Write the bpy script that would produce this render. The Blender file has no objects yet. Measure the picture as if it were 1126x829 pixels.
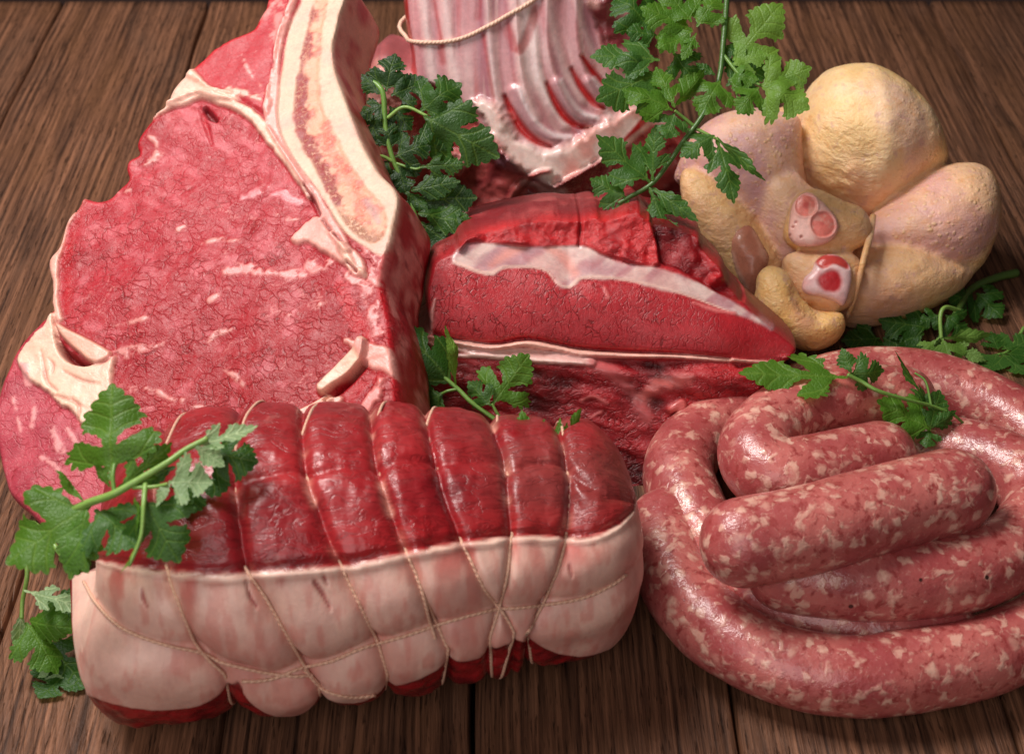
import bpy, math, random
import numpy as np
from mathutils import Vector, Matrix
from mathutils.bvhtree import BVHTree
from mathutils.geometry import delaunay_2d_cdt

# ------------------------------------------------------------------ basics
# everything is authored in centimetres and scaled to metres when a mesh is linked
S = 0.01
rng = np.random.default_rng(7)
random.seed(7)
scene = bpy.context.scene
COL = scene.collection

PITCH = math.radians(40.0)
FPX, CX, CY = 1564.0, 563.0, 414.5
CAM = np.array([0.0, -45.963, 38.567])
FWD = np.array([0.0, math.cos(PITCH), -math.sin(PITCH)])
RGT = np.array([1.0, 0.0, 0.0])
UPV = np.array([0.0, math.sin(PITCH), math.cos(PITCH)])

def nrm(v):
    v = np.asarray(v, float)
    return v / np.linalg.norm(v)

def ray(px, py):
    px = np.asarray(px, float); py = np.asarray(py, float)
    d = FWD + ((px - CX) / FPX)[..., None] * RGT - ((py - CY) / FPX)[..., None] * UPV
    return d                      # not normalised: parameter = depth along FWD

def on_plane(px, py, p0, n):
    d = ray(px, py)
    t = ((np.asarray(p0) - CAM) @ n) / (d @ n)
    return CAM + d * t[..., None]

def on_z(px, py, z):
    d = ray(px, py)
    t = (np.asarray(z) - CAM[2]) / d[..., 2]
    return CAM + d * t[..., None]

def at_depth(px, py, dep):
    return CAM + ray(px, py) * np.asarray(dep, float)[..., None]

def project(P):
    r = P - CAM
    dep = r @ FWD
    return np.stack([CX + FPX * (r @ RGT) / dep, CY - FPX * (r @ UPV) / dep], -1), dep

def lin(c):
    c = np.asarray(c, float) / 255.0
    return np.where(c <= 0.04045, c / 12.92, ((c + 0.055) / 1.055) ** 2.4)

def sstep(a, b, x):
    t = np.clip((x - a) / (b - a), 0, 1)
    return t * t * (3 - 2 * t)

def _hash(ix, iy, iz, seed):
    h = (ix.astype(np.int64) * 374761393 + iy.astype(np.int64) * 668265263 + iz.astype(np.int64) * 2147483647 + seed * 974711) & 0xffffffff
    h = ((h ^ (h >> 13)) * 1274126177) & 0xffffffff
    h = (h ^ (h >> 16)) & 0xffffffff
    return h / 4294967295.0 * 2 - 1

def vnoise(P, seed=0):
    P = np.asarray(P, float)
    i = np.floor(P); f = P - i
    u = f * f * f * (f * (f * 6 - 15) + 10)
    i = i.astype(np.int64)
    r = 0
    for dx in (0, 1):
        wx = u[:, 0] if dx else 1 - u[:, 0]
        for dy in (0, 1):
            wy = u[:, 1] if dy else 1 - u[:, 1]
            for dz in (0, 1):
                wz = u[:, 2] if dz else 1 - u[:, 2]
                r = r + wx * wy * wz * _hash(i[:, 0] + dx, i[:, 1] + dy, i[:, 2] + dz, seed)
    return r

def fbm(P, sc=1.0, oct=3, seed=0):
    P = np.asarray(P, float) * sc
    a, r = 1.0, 0
    for k in range(oct):
        r = r + a * vnoise(P * (2 ** k) + 17.3 * k, seed + k)
        a *= 0.5
    return r / 1.6

def spline(pts, n, closed=False):
    """Catmull-Rom through pts (any dimension), n samples evenly spread by length"""
    p = np.asarray(pts, float)
    if closed:
        q = np.vstack([p[-1], p, p[0], p[1]])
    else:
        q = np.vstack([2 * p[0] - p[1], p, 2 * p[-1] - p[-2]])
    out = []
    m = len(p) if closed else len(p) - 1
    for i in range(m):
        a, b, c, d = q[i], q[i + 1], q[i + 2], q[i + 3]
        t = np.linspace(0, 1, 16, endpoint=False)[:, None]
        out.append(0.5 * (2 * b + (c - a) * t + (2 * a - 5 * b + 4 * c - d) * t ** 2 + (3 * b - a - 3 * c + d) * t ** 3))
    out = np.vstack(out + ([p[:1]] if closed else [p[-1:]]))
    L = np.concatenate([[0], np.cumsum(np.linalg.norm(np.diff(out, axis=0), axis=1))])
    t = np.linspace(0, L[-1], n + 1 if closed else n)
    r = np.stack([np.interp(t, L, out[:, k]) for k in range(out.shape[1])], -1)
    return r[:-1] if closed else r

def seg_dist(P, A, B):
    """min distance of points P (N,2) to segments; also index and param"""
    best = np.full(len(P), 1e9); bt = np.zeros(len(P)); bp = np.zeros_like(P)
    for k in range(len(A)):
        d = B[k] - A[k]
        t = np.clip(((P - A[k]) @ d) / max(d @ d, 1e-12), 0, 1)
        q = A[k] + t[:, None] * d
        e = np.hypot(*(P - q).T)
        m = e < best
        best[m] = e[m]; bt[m] = k + t[m]; bp[m] = q[m]
    return best, bt, bp

def in_poly(P, V):
    ins = np.zeros(len(P), bool)
    x, y = P.T
    for k in range(len(V)):
        x1, y1 = V[k]; x2, y2 = V[(k + 1) % len(V)]
        if y1 == y2: continue
        c = ((y1 > y) != (y2 > y)) & (x < (x2 - x1) * (y - y1) / (y2 - y1) + x1)
        ins ^= c
    return ins

def sdist(P, V):
    """signed distance, positive inside"""
    V = np.asarray(V, float)
    d, _, q = seg_dist(P, V, np.roll(V, -1, 0))
    return np.where(in_poly(P, V), d, -d), q

def pmask(P, poly, soft=2.0, wob=None, smooth=True):
    V = spline(poly, max(24, 3 * len(poly)), True) if smooth else np.asarray(poly, float)
    d, _ = sdist(P, V)
    if wob is not None: d = d + wob
    return sstep(-soft, soft, d)

def lmask(P, line, w, soft=1.5, wob=None):
    """soft mask around a traced line; w is half width (number or list along the points)"""
    n = max(12, 4 * len(line))
    V = spline(line, n)
    d, t, _ = seg_dist(P, V[:-1], V[1:])
    ww = np.interp(t / (n - 1), np.linspace(0, 1, len(w)), w) if hasattr(w, '__len__') else w
    if wob is not None: d = d - wob
    return sstep(soft, -soft, d - ww)

def mix(a, b, m):
    m = np.asarray(m)[..., None]
    return a * (1 - m) + np.asarray(b) * m

# ------------------------------------------------------------------ objects
def empty(name, loc, label, cat, group=None):
    o = bpy.data.objects.new(name, None); COL.objects.link(o)
    o.location = Vector(np.asarray(loc, float) * S); o.empty_display_size = 0.01
    o['label'] = label; o['category'] = cat
    if group: o['group'] = group
    return o

def wloc(o):
    v = np.zeros(3)
    while o is not None:
        v += np.array(o.location) / S; o = o.parent
    return v

def link_mesh(name, V, F, mat, parent=None, col=None, msk=None, uvw=None, normals=None, smooth=True):
    me = bpy.data.meshes.new(name)
    off = wloc(parent) if parent is not None else np.zeros(3)
    me.from_pydata(((np.asarray(V) - off) * S).tolist(), [], [list(map(int, f)) for f in F])
    def attr(nm, arr):
        a = me.attributes.new(nm, 'FLOAT_COLOR', 'POINT')
        d = np.ones((len(V), 4)); d[:, :arr.shape[1]] = arr
        a.data.foreach_set('color', d.astype(np.float32).ravel())
    if col is not None: attr('Col', np.asarray(col))
    if msk is not None: attr('Msk', np.asarray(msk))
    if uvw is not None:
        a = me.attributes.new('UVW', 'FLOAT_VECTOR', 'POINT')
        a.data.foreach_set('vector', np.asarray(uvw, np.float32).ravel())
    me.materials.append(mat)
    if smooth: me.shade_smooth()
    me.update()
    if normals is not None:
        me.normals_split_custom_set_from_vertices([tuple(x) for x in normals])
    o = bpy.data.objects.new(name, me); COL.objects.link(o)
    if parent is not None: o.parent = parent
    return o

def vnormals(V, F):
    N = np.zeros_like(V)
    for k in (3, 4):
        G = np.array([f for f in F if len(f) == k])
        if len(G) == 0: continue
        n = np.cross(V[G[:, 1]] - V[G[:, 0]], V[G[:, 2]] - V[G[:, 0]]) if k == 3 else np.cross(V[G[:, 2]] - V[G[:, 0]], V[G[:, 3]] - V[G[:, 1]])
        for j in range(k): np.add.at(N, G[:, j], n)
    L = np.linalg.norm(N, axis=1); L[L == 0] = 1
    return N / L[:, None]

ALLV, ALLF = [], []          # for ray casts from the camera
_off = 0
def register(V, F):
    global _off
    ALLV.extend(map(tuple, np.asarray(V).tolist())); ALLF.extend([[int(i) + _off for i in f] for f in F])
    _off = len(ALLV)

def bvh_of(V, F):
    return BVHTree.FromPolygons([tuple(v) for v in np.asarray(V).tolist()], [list(map(int, f)) for f in F])

def cast(b, px, py):
    d = nrm(ray(np.array(px), np.array(py)))
    h = b.ray_cast(Vector(CAM), Vector(d))
    return h                     # location, normal, index, dist

def split_parts(V, F, lab, spec, parent, col, msk=None, uvw=None):
    """one surface cut along the borders its anatomy has; spec: label -> (name, material, parent label or None)"""
    N = vnormals(V, F)
    F = [list(map(int, f)) for f in F]
    lab = np.asarray(lab); made = {}
    for k, (name, mat, par) in spec.items():
        fs = [f for f, l in zip(F, lab) if l == k]
        if not fs: continue
        idx = np.unique(np.concatenate([np.array(f) for f in fs]))
        mp = -np.ones(len(V), int); mp[idx] = np.arange(len(idx))
        made[k] = link_mesh(name, V[idx], [[mp[i] for i in f] for f in fs], mat, made[par] if par is not None else parent,
                            col[idx], None if msk is None else msk[idx], None if uvw is None else uvw[idx], N[idx])
    return made

class Relief:
    """a solid whose front is traced on a plane p0,n; step in cm"""
    def __init__(s, outline, p0, n, step, ns=260):
        s.n = nrm(n); s.p0 = np.asarray(p0, float)
        s.e1 = nrm(RGT - s.n * (s.n @ RGT)); s.e2 = np.cross(s.n, s.e1)
        O = spline(outline, ns, True)
        W = on_plane(O[:, 0], O[:, 1], s.p0, s.n)
        s.O = np.stack([(W - s.p0) @ s.e1, (W - s.p0) @ s.e2], -1)
        lo, hi = s.O.min(0) - step, s.O.max(0) + step
        nx, ny = np.ceil((hi - lo) / step).astype(int) + 1
        gx, gy = lo[0] + step * np.arange(nx), lo[1] + step * np.arange(ny)
        U = np.stack(np.meshgrid(gx, gy), -1).reshape(-1, 2)          # index = j*nx+i
        ci, cj = np.meshgrid(np.arange(nx - 1), np.arange(ny - 1))
        ctr = np.stack([gx[ci] + step / 2, gy[cj] + step / 2], -1).reshape(-1, 2)
        ins = in_poly(ctr, s.O)
        a = (cj * nx + ci).reshape(-1)[ins]
        Fq = np.stack([a, a + 1, a + nx + 1, a + nx], -1)
        E = {}
        for f in Fq.tolist():
            for k in range(4):
                e = (f[k], f[(k + 1) % 4])
                if (e[1], e[0]) in E: del E[(e[1], e[0])]
                else: E[e] = 1
        used = np.unique(Fq); mp = -np.ones(len(U), int); mp[used] = np.arange(len(used))
        s.U = U[used]; s.F = mp[Fq]; s.E = [(mp[x], mp[y]) for x, y in E]
        s.bd = np.unique(np.array(s.E))
        d, q = sdist(s.U, s.O)
        s.U[s.bd] = q[s.bd]; d[s.bd] = 0; s.d = np.maximum(d, 0)
        s.P = s.p0 + s.U[:, :1] * s.e1 + s.U[:, 1:] * s.e2
        s.px = project(s.P)[0]
        s.grid = (used, nx, ny)
        s.step = step
    def inflate(s, iters=2500):
        """smooth dome 0..1 over the outline (Poisson)"""
        used, nx, ny = s.grid
        m = np.zeros(nx * ny, bool); m[used] = True; m[used[s.bd]] = False
        m = m.reshape(ny, nx); u = np.zeros((ny, nx))
        for _ in range(iters):
            u[1:-1, 1:-1] = np.where(m[1:-1, 1:-1], 0.25 * (u[2:, 1:-1] + u[:-2, 1:-1] + u[1:-1, 2:] + u[1:-1, :-2] + 1), 0)
        v = u.reshape(-1)[used]
        return np.sqrt(np.maximum(v, 0) / v.max())
    def solid(s, h, ext, thick, rings=6, bulge=0.0, zmin=0.03):
        """front displaced by h, sides run along ext for thick cm, closed at the back"""
        V = s.P + h[:, None] * s.n
        F = s.F.tolist(); nb = len(V)
        bd = s.bd; loc = {int(b): k for k, b in enumerate(bd)}
        ext = nrm(ext); cen = s.P[bd].mean(0)
        out = s.P[bd] - cen; out -= np.outer(out @ ext, ext); out /= np.linalg.norm(out, axis=1)[:, None]
        Vs = [V]; src = [np.arange(nb)]; side = [np.zeros(nb)]
        for r in range(1, rings + 1):
            t = r / rings
            Q = V[bd] + ext * thick * t
            Q = Q + out * (bulge * math.sin(math.pi * min(t * 0.9 + .1, 1)) + 0.10 * fbm(Q, .9, 3, 5)[:, None] * math.sin(math.pi * t) )
            Q[:, 2] = np.maximum(Q[:, 2], zmin)
            Vs.append(Q); src.append(bd); side.append(np.full(len(bd), t))
        for r in range(rings):
            for a, b in s.E:
                ia, ib = loc[int(a)], loc[int(b)]
                lo = (lambda k: bd[k]) if r == 0 else (lambda k, r=r: nb + (r - 1) * len(bd) + k)
                hi = lambda k, r=r: nb + r * len(bd) + k
                F.append([lo(ib), lo(ia), hi(ia), hi(ib)])
        # back
        nxt = {int(a): int(b) for a, b in s.E}
        start = int(s.E[0][0]); loop = [start]; k = nxt[start]
        while k != start and len(loop) < len(nxt) + 2:
            loop.append(k); k = nxt[k]
        base = nb + (rings - 1) * len(bd)
        V = np.vstack(Vs)
        ctr = V[[base + loc[i] for i in loop]].mean(0)
        V = np.vstack([V, ctr[None]])
        c = len(V) - 1
        for i in range(len(loop)):
            F.append([base + loc[loop[(i + 1) % len(loop)]], base + loc[loop[i]], c])
        s.src = np.concatenate(src + [[loop[0]]]); s.side = np.concatenate(side + [[1.0]])
        return V, F
    def balloon(s, h, back):
        """closed shape: front +h, back -back*(plain dome)"""
        V = s.P + h[:, None] * s.n
        inner = np.setdiff1d(np.arange(len(V)), s.bd)
        mp = np.arange(len(V)); mp[inner] = len(V) + np.arange(len(inner))
        V2 = np.vstack([V, s.P[inner] - back[inner, None] * s.n])
        F = s.F.tolist() + mp[s.F][:, ::-1].tolist()
        s.src = np.concatenate([np.arange(len(V)), inner])
        return V2, F

def tube(P, r, ns=16, cap=True, uv=False):
    """sweep along P (N,3) with radii r; rounded ends"""
    P = np.asarray(P, float); n = len(P)
    r = np.broadcast_to(np.asarray(r, float), (n,)).copy()
    T = np.gradient(P, axis=0); T /= np.linalg.norm(T, axis=1)[:, None]
    a = np.array([0, 0, 1.0]) if abs(T[0][2]) < .9 else np.array([1.0, 0, 0])
    N = np.zeros_like(P); N[0] = nrm(a - T[0] * (a @ T[0]))
    for i in range(1, n):
        v = N[i - 1] - T[i] * (N[i - 1] @ T[i]); N[i] = nrm(v)
    B = np.cross(T, N)
    ph = np.linspace(0, 2 * math.pi, ns, endpoint=False)
    L = np.concatenate([[0], np.cumsum(np.linalg.norm(np.diff(P, axis=0), axis=1))])
    V = (P[:, None] + r[:, None, None] * (np.cos(ph)[None, :, None] * N[:, None] + np.sin(ph)[None, :, None] * B[:, None])).reshape(-1, 3)
    uvw = np.stack([np.repeat(L, ns), np.tile(ph, n) * np.repeat(r, ns), np.zeros(n * ns)], -1)
    F = []
    for i in range(n - 1):
        for k in range(ns):
            k2 = (k + 1) % ns
            F.append([i * ns + k, i * ns + k2, (i + 1) * ns + k2, (i + 1) * ns + k])
    if cap:
        V = np.vstack([V, P[:1] - T[:1] * r[0] * .3, P[-1:] + T[-1:] * r[-1] * .3]); m = len(V)
        uvw = np.vstack([uvw, [[0, 0, 0], [L[-1], 0, 0]]])
        for k in range(ns):
            k2 = (k + 1) % ns
            F.append([m - 2, k2, k]); F.append([m - 1, (n - 1) * ns + k, (n - 1) * ns + k2])
    return V, F, uvw

# ------------------------------------------------------------------ materials
class NT:
    def __init__(s, name):
        s.m = bpy.data.materials.new(name); s.m.use_nodes = True
        s.t = s.m.node_tree; s.t.nodes.clear()
        s.out = s.t.nodes.new('ShaderNodeOutputMaterial')
        s.b = s.t.nodes.new('ShaderNodeBsdfPrincipled')
        s.t.links.new(s.b.outputs[0], s.out.inputs[0])
    def new(s, ty, **kw):
        n = s.t.nodes.new('ShaderNode' + ty)
        for k, v in kw.items(): setattr(n, k, v)
        return n
    def set(s, sock, v):
        if isinstance(v, bpy.types.NodeSocket): s.t.links.new(v, sock)
        elif v is not None:
            if hasattr(sock.default_value, '__len__') and not hasattr(v, '__len__'): v = (v,) * len(sock.default_value)
            if hasattr(v, '__len__') and len(sock.default_value) == 4 and len(v) == 3: v = tuple(v) + (1,)
            sock.default_value = v
    def math(s, op, a, b=None, c=None, clamp=False):
        n = s.new('Math', operation=op, use_clamp=clamp)
        for i, v in enumerate((a, b, c)):
            if v is not None: s.set(n.inputs[i], v)
        return n.outputs[0]
    def vmath(s, op, a, b=None, scale=None):
        n = s.new('VectorMath', operation=op)
        s.set(n.inputs[0], a)
        if b is not None: s.set(n.inputs[1], b)
        if scale is not None: s.set(n.inputs[3], scale)
        return n.outputs[0]
    def coords(s, scale=(100, 100, 100), attr=None, rot=(0, 0, 0)):
        if attr:
            v = s.new('Attribute', attribute_name=attr).outputs['Vector']
        else:
            v = s.new('TexCoord').outputs['Object']
        m = s.new('Mapping'); s.set(m.inputs['Vector'], v); m.inputs['Scale'].default_value = scale; m.inputs['Rotation'].default_value = rot
        return m.outputs[0]
    def noise(s, v, scale, detail=3, rough=.5, dist=0):
        n = s.new('TexNoise'); s.set(n.inputs['Vector'], v); n.inputs['Scale'].default_value = scale
        n.inputs['Detail'].default_value = detail; n.inputs['Roughness'].default_value = rough; n.inputs['Distortion'].default_value = dist
        return n
    def vor(s, v, scale, feature='F1', rand=1.0):
        n = s.new('TexVoronoi', feature=feature); s.set(n.inputs['Vector'], v)
        n.inputs['Scale'].default_value = scale; n.inputs['Randomness'].default_value = rand
        return n
    def ramp(s, v, a, b, lo=0.0, hi=1.0):
        n = s.new('MapRange', interpolation_type='SMOOTHSTEP')
        s.set(n.inputs[0], v)
        for i, x in enumerate((a, b, lo, hi)): s.set(n.inputs[i + 1], x)
        return n.outputs[0]
    def mix(s, f, a, b, mode='MIX'):
        n = s.new('Mix', data_type='RGBA', blend_type=mode)
        s.set(n.inputs[0], f); s.set(n.inputs[6], a); s.set(n.inputs[7], b)
        return n.outputs[2]
    def warp(s, v, scale, amt):
        n = s.noise(v, scale, 2)
        c = s.vmath('SUBTRACT', n.outputs['Color'], (.5, .5, .5))
        return s.vmath('ADD', v, s.vmath('SCALE', c, scale=amt))
    def bump(s, h, strength=.3, dist=.001, nrm_in=None):
        n = s.new('Bump'); n.inputs['Strength'].default_value = strength; n.inputs['Distance'].default_value = dist
        s.set(n.inputs['Height'], h)
        if nrm_in is not None: s.set(n.inputs['Normal'], nrm_in)
        return n.outputs[0]
    def fin(s, col=None, rough=None, normal=None, sss=0, sss_scale=.004, radius=(1, .35, .25), spec=.5, coat=0, coat_rough=.2):
        if col is not None: s.set(s.b.inputs['Base Color'], col)
        if rough is not None: s.set(s.b.inputs['Roughness'], rough)
        if normal is not None:
            s.set(s.b.inputs['Normal'], normal)
            s.set(s.b.inputs['Coat Normal'], normal)
        s.b.inputs['Subsurface Weight'].default_value = sss
        s.b.inputs['Subsurface Scale'].default_value = sss_scale
        s.b.inputs['Subsurface Radius'].default_value = radius
        s.b.inputs['Specular IOR Level'].default_value = spec
        s.b.inputs['Coat Weight'].default_value = coat
        s.b.inputs['Coat Roughness'].default_value = coat_rough
        return s.m

def mat_meat(name, cell=2.6, stretch=(1, 1, 1), rot=(0, 0, 0), rough=.42, crack=(.38, .13, .14), bump=.5, grain=7.0, coat=.15, sss=.12, cw=.11, crough=.2, fleck=.62, spec=.45, flcol=(215, 150, 145), gm=.32):
    """cut meat: traced colour (Col); Msk.r muscle-bundle cracks, Msk.g pale flecks, Msk.b speckle (bone marrow)"""
    n = NT(name)
    att = n.new('Attribute', attribute_name='Col').outputs['Color']
    sp = n.new('SeparateColor'); n.set(sp.inputs[0], n.new('Attribute', attribute_name='Msk').outputs['Color'])
    kc, kf, ks = sp.outputs
    v0 = n.coords((100, 100, 100), rot=rot)
    v = n.warp(n.warp(v0, 1.3, .6), 4.5, .22)
    st = n.new('Mapping'); n.set(st.inputs[0], v); st.inputs['Scale'].default_value = stretch
    v1 = st.outputs[0]
    e1 = n.vor(v1, cell, 'DISTANCE_TO_EDGE').outputs['Distance']
    e2 = n.vor(n.warp(v1, 3.0, .2), cell * 2.3, 'DISTANCE_TO_EDGE').outputs['Distance']
    gate = n.ramp(n.noise(v0, 1.3, 4, .6).outputs[0], .38, .56)
    gate2 = n.ramp(n.noise(v0, 2.6, 3, .6).outputs[0], .44, .58)
    c1 = n.math('MULTIPLY', n.ramp(e1, 0.0, cw, 1, 0), gate)
    c2 = n.math('MULTIPLY', n.ramp(e2, 0.0, cw * 1.2, .7, 0), gate2)
    cr = n.math('MULTIPLY', n.math('MAXIMUM', c1, n.math('MULTIPLY', c2, .55)), kc)
    g = n.noise(v1, grain, 5, .68).outputs[0]
    g2 = n.noise(v0, 1.1, 3, .55).outputs[0]
    col = n.mix(1.0, att, n.mix(g, (1 - gm,) * 3, (1 + gm,) * 3), 'MULTIPLY')
    col = n.mix(1.0, col, n.mix(g2, (.82, .78, .80), (1.18, 1.22, 1.2)), 'MULTIPLY')
    fl = n.math('MULTIPLY', n.ramp(n.noise(v1, 4.2, 3, .6, .6).outputs[0], fleck, fleck + .09), kf)
    col = n.mix(n.math('MULTIPLY', fl, .75), col, tuple(lin(flcol)))
    col = n.mix(n.math('MULTIPLY', cr, n.ramp(n.noise(v0, .55, 3).outputs[0], .35, .62, .35, .95)), col, n.mix(1.0, col, tuple(crack), 'MULTIPLY'))
    spk = n.math('MULTIPLY', n.math('MULTIPLY', n.ramp(n.noise(v0, 7.0, 4, .65).outputs[0], .44, .62), n.ramp(n.noise(v0, 1.4, 3).outputs[0], .35, .6, .3, 1.3)), ks)
    col = n.mix(spk, col, tuple(lin((226, 178, 150))))
    h = n.math('SUBTRACT', n.math('MULTIPLY_ADD', g, .28, n.math('MULTIPLY', fl, .2)), n.math('MULTIPLY', cr, .24))
    h = n.math('MULTIPLY_ADD', n.math('MULTIPLY', spk, .8), 1.0, h)
    h = n.math('MULTIPLY_ADD', n.noise(v0, 2.4, 6, .66).outputs[0], .38, h)
    rg = n.math('MULTIPLY_ADD', n.noise(v0, 5.0, 3, .6).outputs[0], .24, rough - .12)
    return n.fin(col, rg, n.bump(h, bump, .0011), sss, .003, coat=coat, coat_rough=crough, spec=spec)

def mat_simple(name, rough=.45, bump=.3, scale=6, sss=.15, coat=.1, stretch=(1, 1, 1), attr=None, var=.15, spec=.4, dist=.0006):
    n = NT(name)
    att = n.new('Attribute', attribute_name='Col').outputs['Color']
    v = n.coords((100, 100, 100)) if attr is None else n.coords((1, 1, 1), attr=attr)
    st = n.new('Mapping'); n.set(st.inputs[0], v); st.inputs['Scale'].default_value = stretch
    g = n.noise(st.outputs[0], scale, 4, .6).outputs[0]
    col = n.mix(1.0, att, n.mix(g, (1 - var,) * 3, (1 + var,) * 3), 'MULTIPLY')
    return n.fin(col, rough, n.bump(g, bump, dist), sss, .003, coat=coat, spec=spec)
# ------------------------------------------------------------------ table
def build_table():
    n = NT('weathered_wood')
    uv = n.new('Attribute', attribute_name='UVW').outputs['Vector']      # x across (cm, shifted per plank), y along
    sx = n.new('SeparateXYZ'); n.set(sx.inputs[0], uv)
    low = n.noise(n.vmath('MULTIPLY', uv, (.12, .016, 1)), 1, 1).outputs[0]
    # knots bend the rings
    def knot(kx, ky, w, amp):
        dx = n.math('MULTIPLY', n.math('SUBTRACT', sx.outputs[0], kx), 1.0)
        dy = n.math('MULTIPLY', n.math('SUBTRACT', sx.outputs[1], ky), .55)
        q = n.math('ADD', n.math('MULTIPLY', dx, dx), n.math('MULTIPLY', dy, dy))
        return n.math('MULTIPLY', n.math('EXPONENT', n.math('MULTIPLY', q, -1.0 / w)), amp)
    ph = n.math('MULTIPLY_ADD', low, 5.0, n.math('MULTIPLY', sx.outputs[0], 1.0))
    for k in ((-17.0, -10.5, 7, 4.0), (-14.6, -17.0, 12, 3.0)):
        ph = n.math('ADD', ph, knot(*k))
    jit = n.noise(n.vmath('MULTIPLY', uv, (1.3, .05, 1)), 1, 2).outputs[0]
    ph = n.math('MULTIPLY_ADD', jit, .55, ph)
    cv = n.new('CombineXYZ'); n.set(cv.inputs[0], ph)
    big = n.noise(n.vmath('MULTIPLY', cv.outputs[0], (.7, 1, 1)), 1, 2).outputs[0]
    fr = n.math('FRACT', n.math('MULTIPLY', ph, 1.9))
    ring = n.math('MULTIPLY', n.ramp(fr, .50, .93), n.ramp(fr, 1.0, .93))
    fib = n.noise(n.vmath('MULTIPLY', uv, (6.5, .13, 1)), 1, 6, .64).outputs[0]
    fine = n.noise(n.vmath('MULTIPLY', uv, (26, 1.3, 1)), 1, 3, .6).outputs[0]
    blot = n.noise(n.vmath('MULTIPLY', uv, (.35, .12, 1)), 1, 4, .6).outputs[0]
    pore = n.ramp(n.noise(n.vmath('MULTIPLY', uv, (14, .9, 1)), 1, 2, .5).outputs[0], .60, .72)
    cw = n.ramp(n.noise(n.vmath('MULTIPLY', uv, (.8, .06, 1)), 1, 3, .6).outputs[0], .56, .68)
    fibc = n.ramp(fib, .28, .74)
    a = n.mix(fibc, tuple(lin((48, 28, 20))), tuple(lin((150, 102, 76))))
    a = n.mix(n.math('MULTIPLY', n.math('MULTIPLY', ring, n.ramp(blot, .35, .6, .25, 1)), .5), a, tuple(lin((52, 33, 25))))
    a = n.mix(n.math('MULTIPLY', n.ramp(blot, .42, .7), .5), a, tuple(lin((118, 78, 52))))
    a = n.mix(n.math('MULTIPLY', n.ramp(blot, .5, .25), .35), a, tuple(lin((90, 68, 56))))
    a = n.mix(n.math('MULTIPLY', cw, .55), a, tuple(lin((44, 28, 22))))
    a = n.mix(n.math('MULTIPLY', pore, .6), a, tuple(lin((40, 26, 20))))
    pl = n.math('MULTIPLY_ADD', sx.outputs[2], .35, .82)
    a = n.mix(1.0, a, n.math('MULTIPLY', pl, 1.0), 'MULTIPLY')
    h = n.math('MULTIPLY_ADD', fine, .35, n.math('MULTIPLY', fib, .6))
    h = n.math('SUBTRACT', h, n.math('MULTIPLY', ring, .35))
    h = n.math('SUBTRACT', h, n.math('MULTIPLY', pore, .5))
    m = n.fin(a, n.math('MULTIPLY_ADD', fib, -.15, .58), n.bump(h, .9, .0013), spec=.26)
    # planks run along y, leaning a touch to the left; real gaps and rounded edges between them
    V, F, U = [], [], []
    gap = .085
    edges = [-63, -54, -45, -36, -27, -18, -9.8, -1.6, 7.05, 16.0, 26.3, 35.5, 44.5, 53.5, 62.5]
    dirx = -math.tan(math.radians(1.07))
    for k in range(len(edges) - 1):
        W = edges[k + 1] - edges[k]; c = (edges[k + 1] + edges[k]) / 2
        xs = np.array([-W / 2 + gap / 2, -W / 2 + gap / 2 + .02, -W / 2 + gap / 2 + .10, -W / 2 + gap / 2 + .22, 0, W / 2 - gap / 2 - .22, W / 2 - gap / 2 - .10, W / 2 - gap / 2 - .02, W / 2 - gap / 2])
        zs = np.array([-2.2, -.18, -.05, 0, 0, 0, -.05, -.18, -2.2])
        ys = np.linspace(-34, 35.9 + rng.uniform(-.1, .1), 90)
        sh, tone = rng.uniform(-40, 40), rng.uniform(0, 1)
        if k in (4, 5): sh = 0
        b = len(V)
        for j, y in enumerate(ys):
            for i, (x, z) in enumerate(zip(xs, zs)):
                wob = .035 * math.sin(y * .21 + k * 2.1 + (1 if x > 0 else 4)) + .03 * math.sin(y * .83 + k)
                V.append((c + x + (wob if abs(x) > 3 else 0) + y * dirx, y, z + (0 if z < -1 else .02 * math.sin(k * 3.3))))
                U.append((c + x + sh, y + sh * 2, tone))
        m9 = len(xs)
        for j in range(len(ys) - 1):
            for i in range(m9 - 1):
                q = b + j * m9 + i
                F.append([q, q + 1, q + m9 + 1, q + m9])
        F.append([b + i for i in range(m9)][::-1]); F.append([b + (len(ys) - 1) * m9 + i for i in range(m9)])
    o = link_mesh('wooden_tabletop', V, F, m, None, uvw=np.array(U)); o['kind'] = 'structure'
    # underside board closes the gaps in darkness
    b = NT('dark_board'); b.fin(tuple(lin((30, 20, 16))), .8)
    x0, x1, y0, y1 = -62, 62, -34, 35.7
    Vb = [(x0, y0, -2.4), (x1, y0, -2.4), (x1, y1, -2.4), (x0, y1, -2.4), (x0, y0, -4), (x1, y0, -4), (x1, y1, -4), (x0, y1, -4)]
    Fb = [[0, 1, 2, 3], [7, 6, 5, 4], [0, 4, 5, 1], [1, 5, 6, 2], [2, 6, 7, 3], [3, 7, 4, 0]]
    o = link_mesh('table_underside', Vb, Fb, b.m, None, smooth=False); o['kind'] = 'structure'
    d = NT('backdrop_paint'); g = d.noise(d.coords((100, 100, 100)), .05, 2).outputs[0]
    d.fin(d.mix(g, tuple(lin((66, 46, 44))), tuple(lin((96, 74, 70)))), .9)
    Vw = [(-160, 95, -60), (160, 95, -60), (160, 95, 120), (-160, 95, 120), (-160, 97, -60), (160, 97, -60), (160, 97, 120), (-160, 97, 120)]
    o = link_mesh('backdrop', Vw, [[3, 2, 1, 0], [4, 5, 6, 7], [0, 1, 5, 4], [1, 2, 6, 5], [2, 3, 7, 6], [3, 0, 4, 7]], d.m, None, smooth=False); o['kind'] = 'structure'
build_table()

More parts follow.
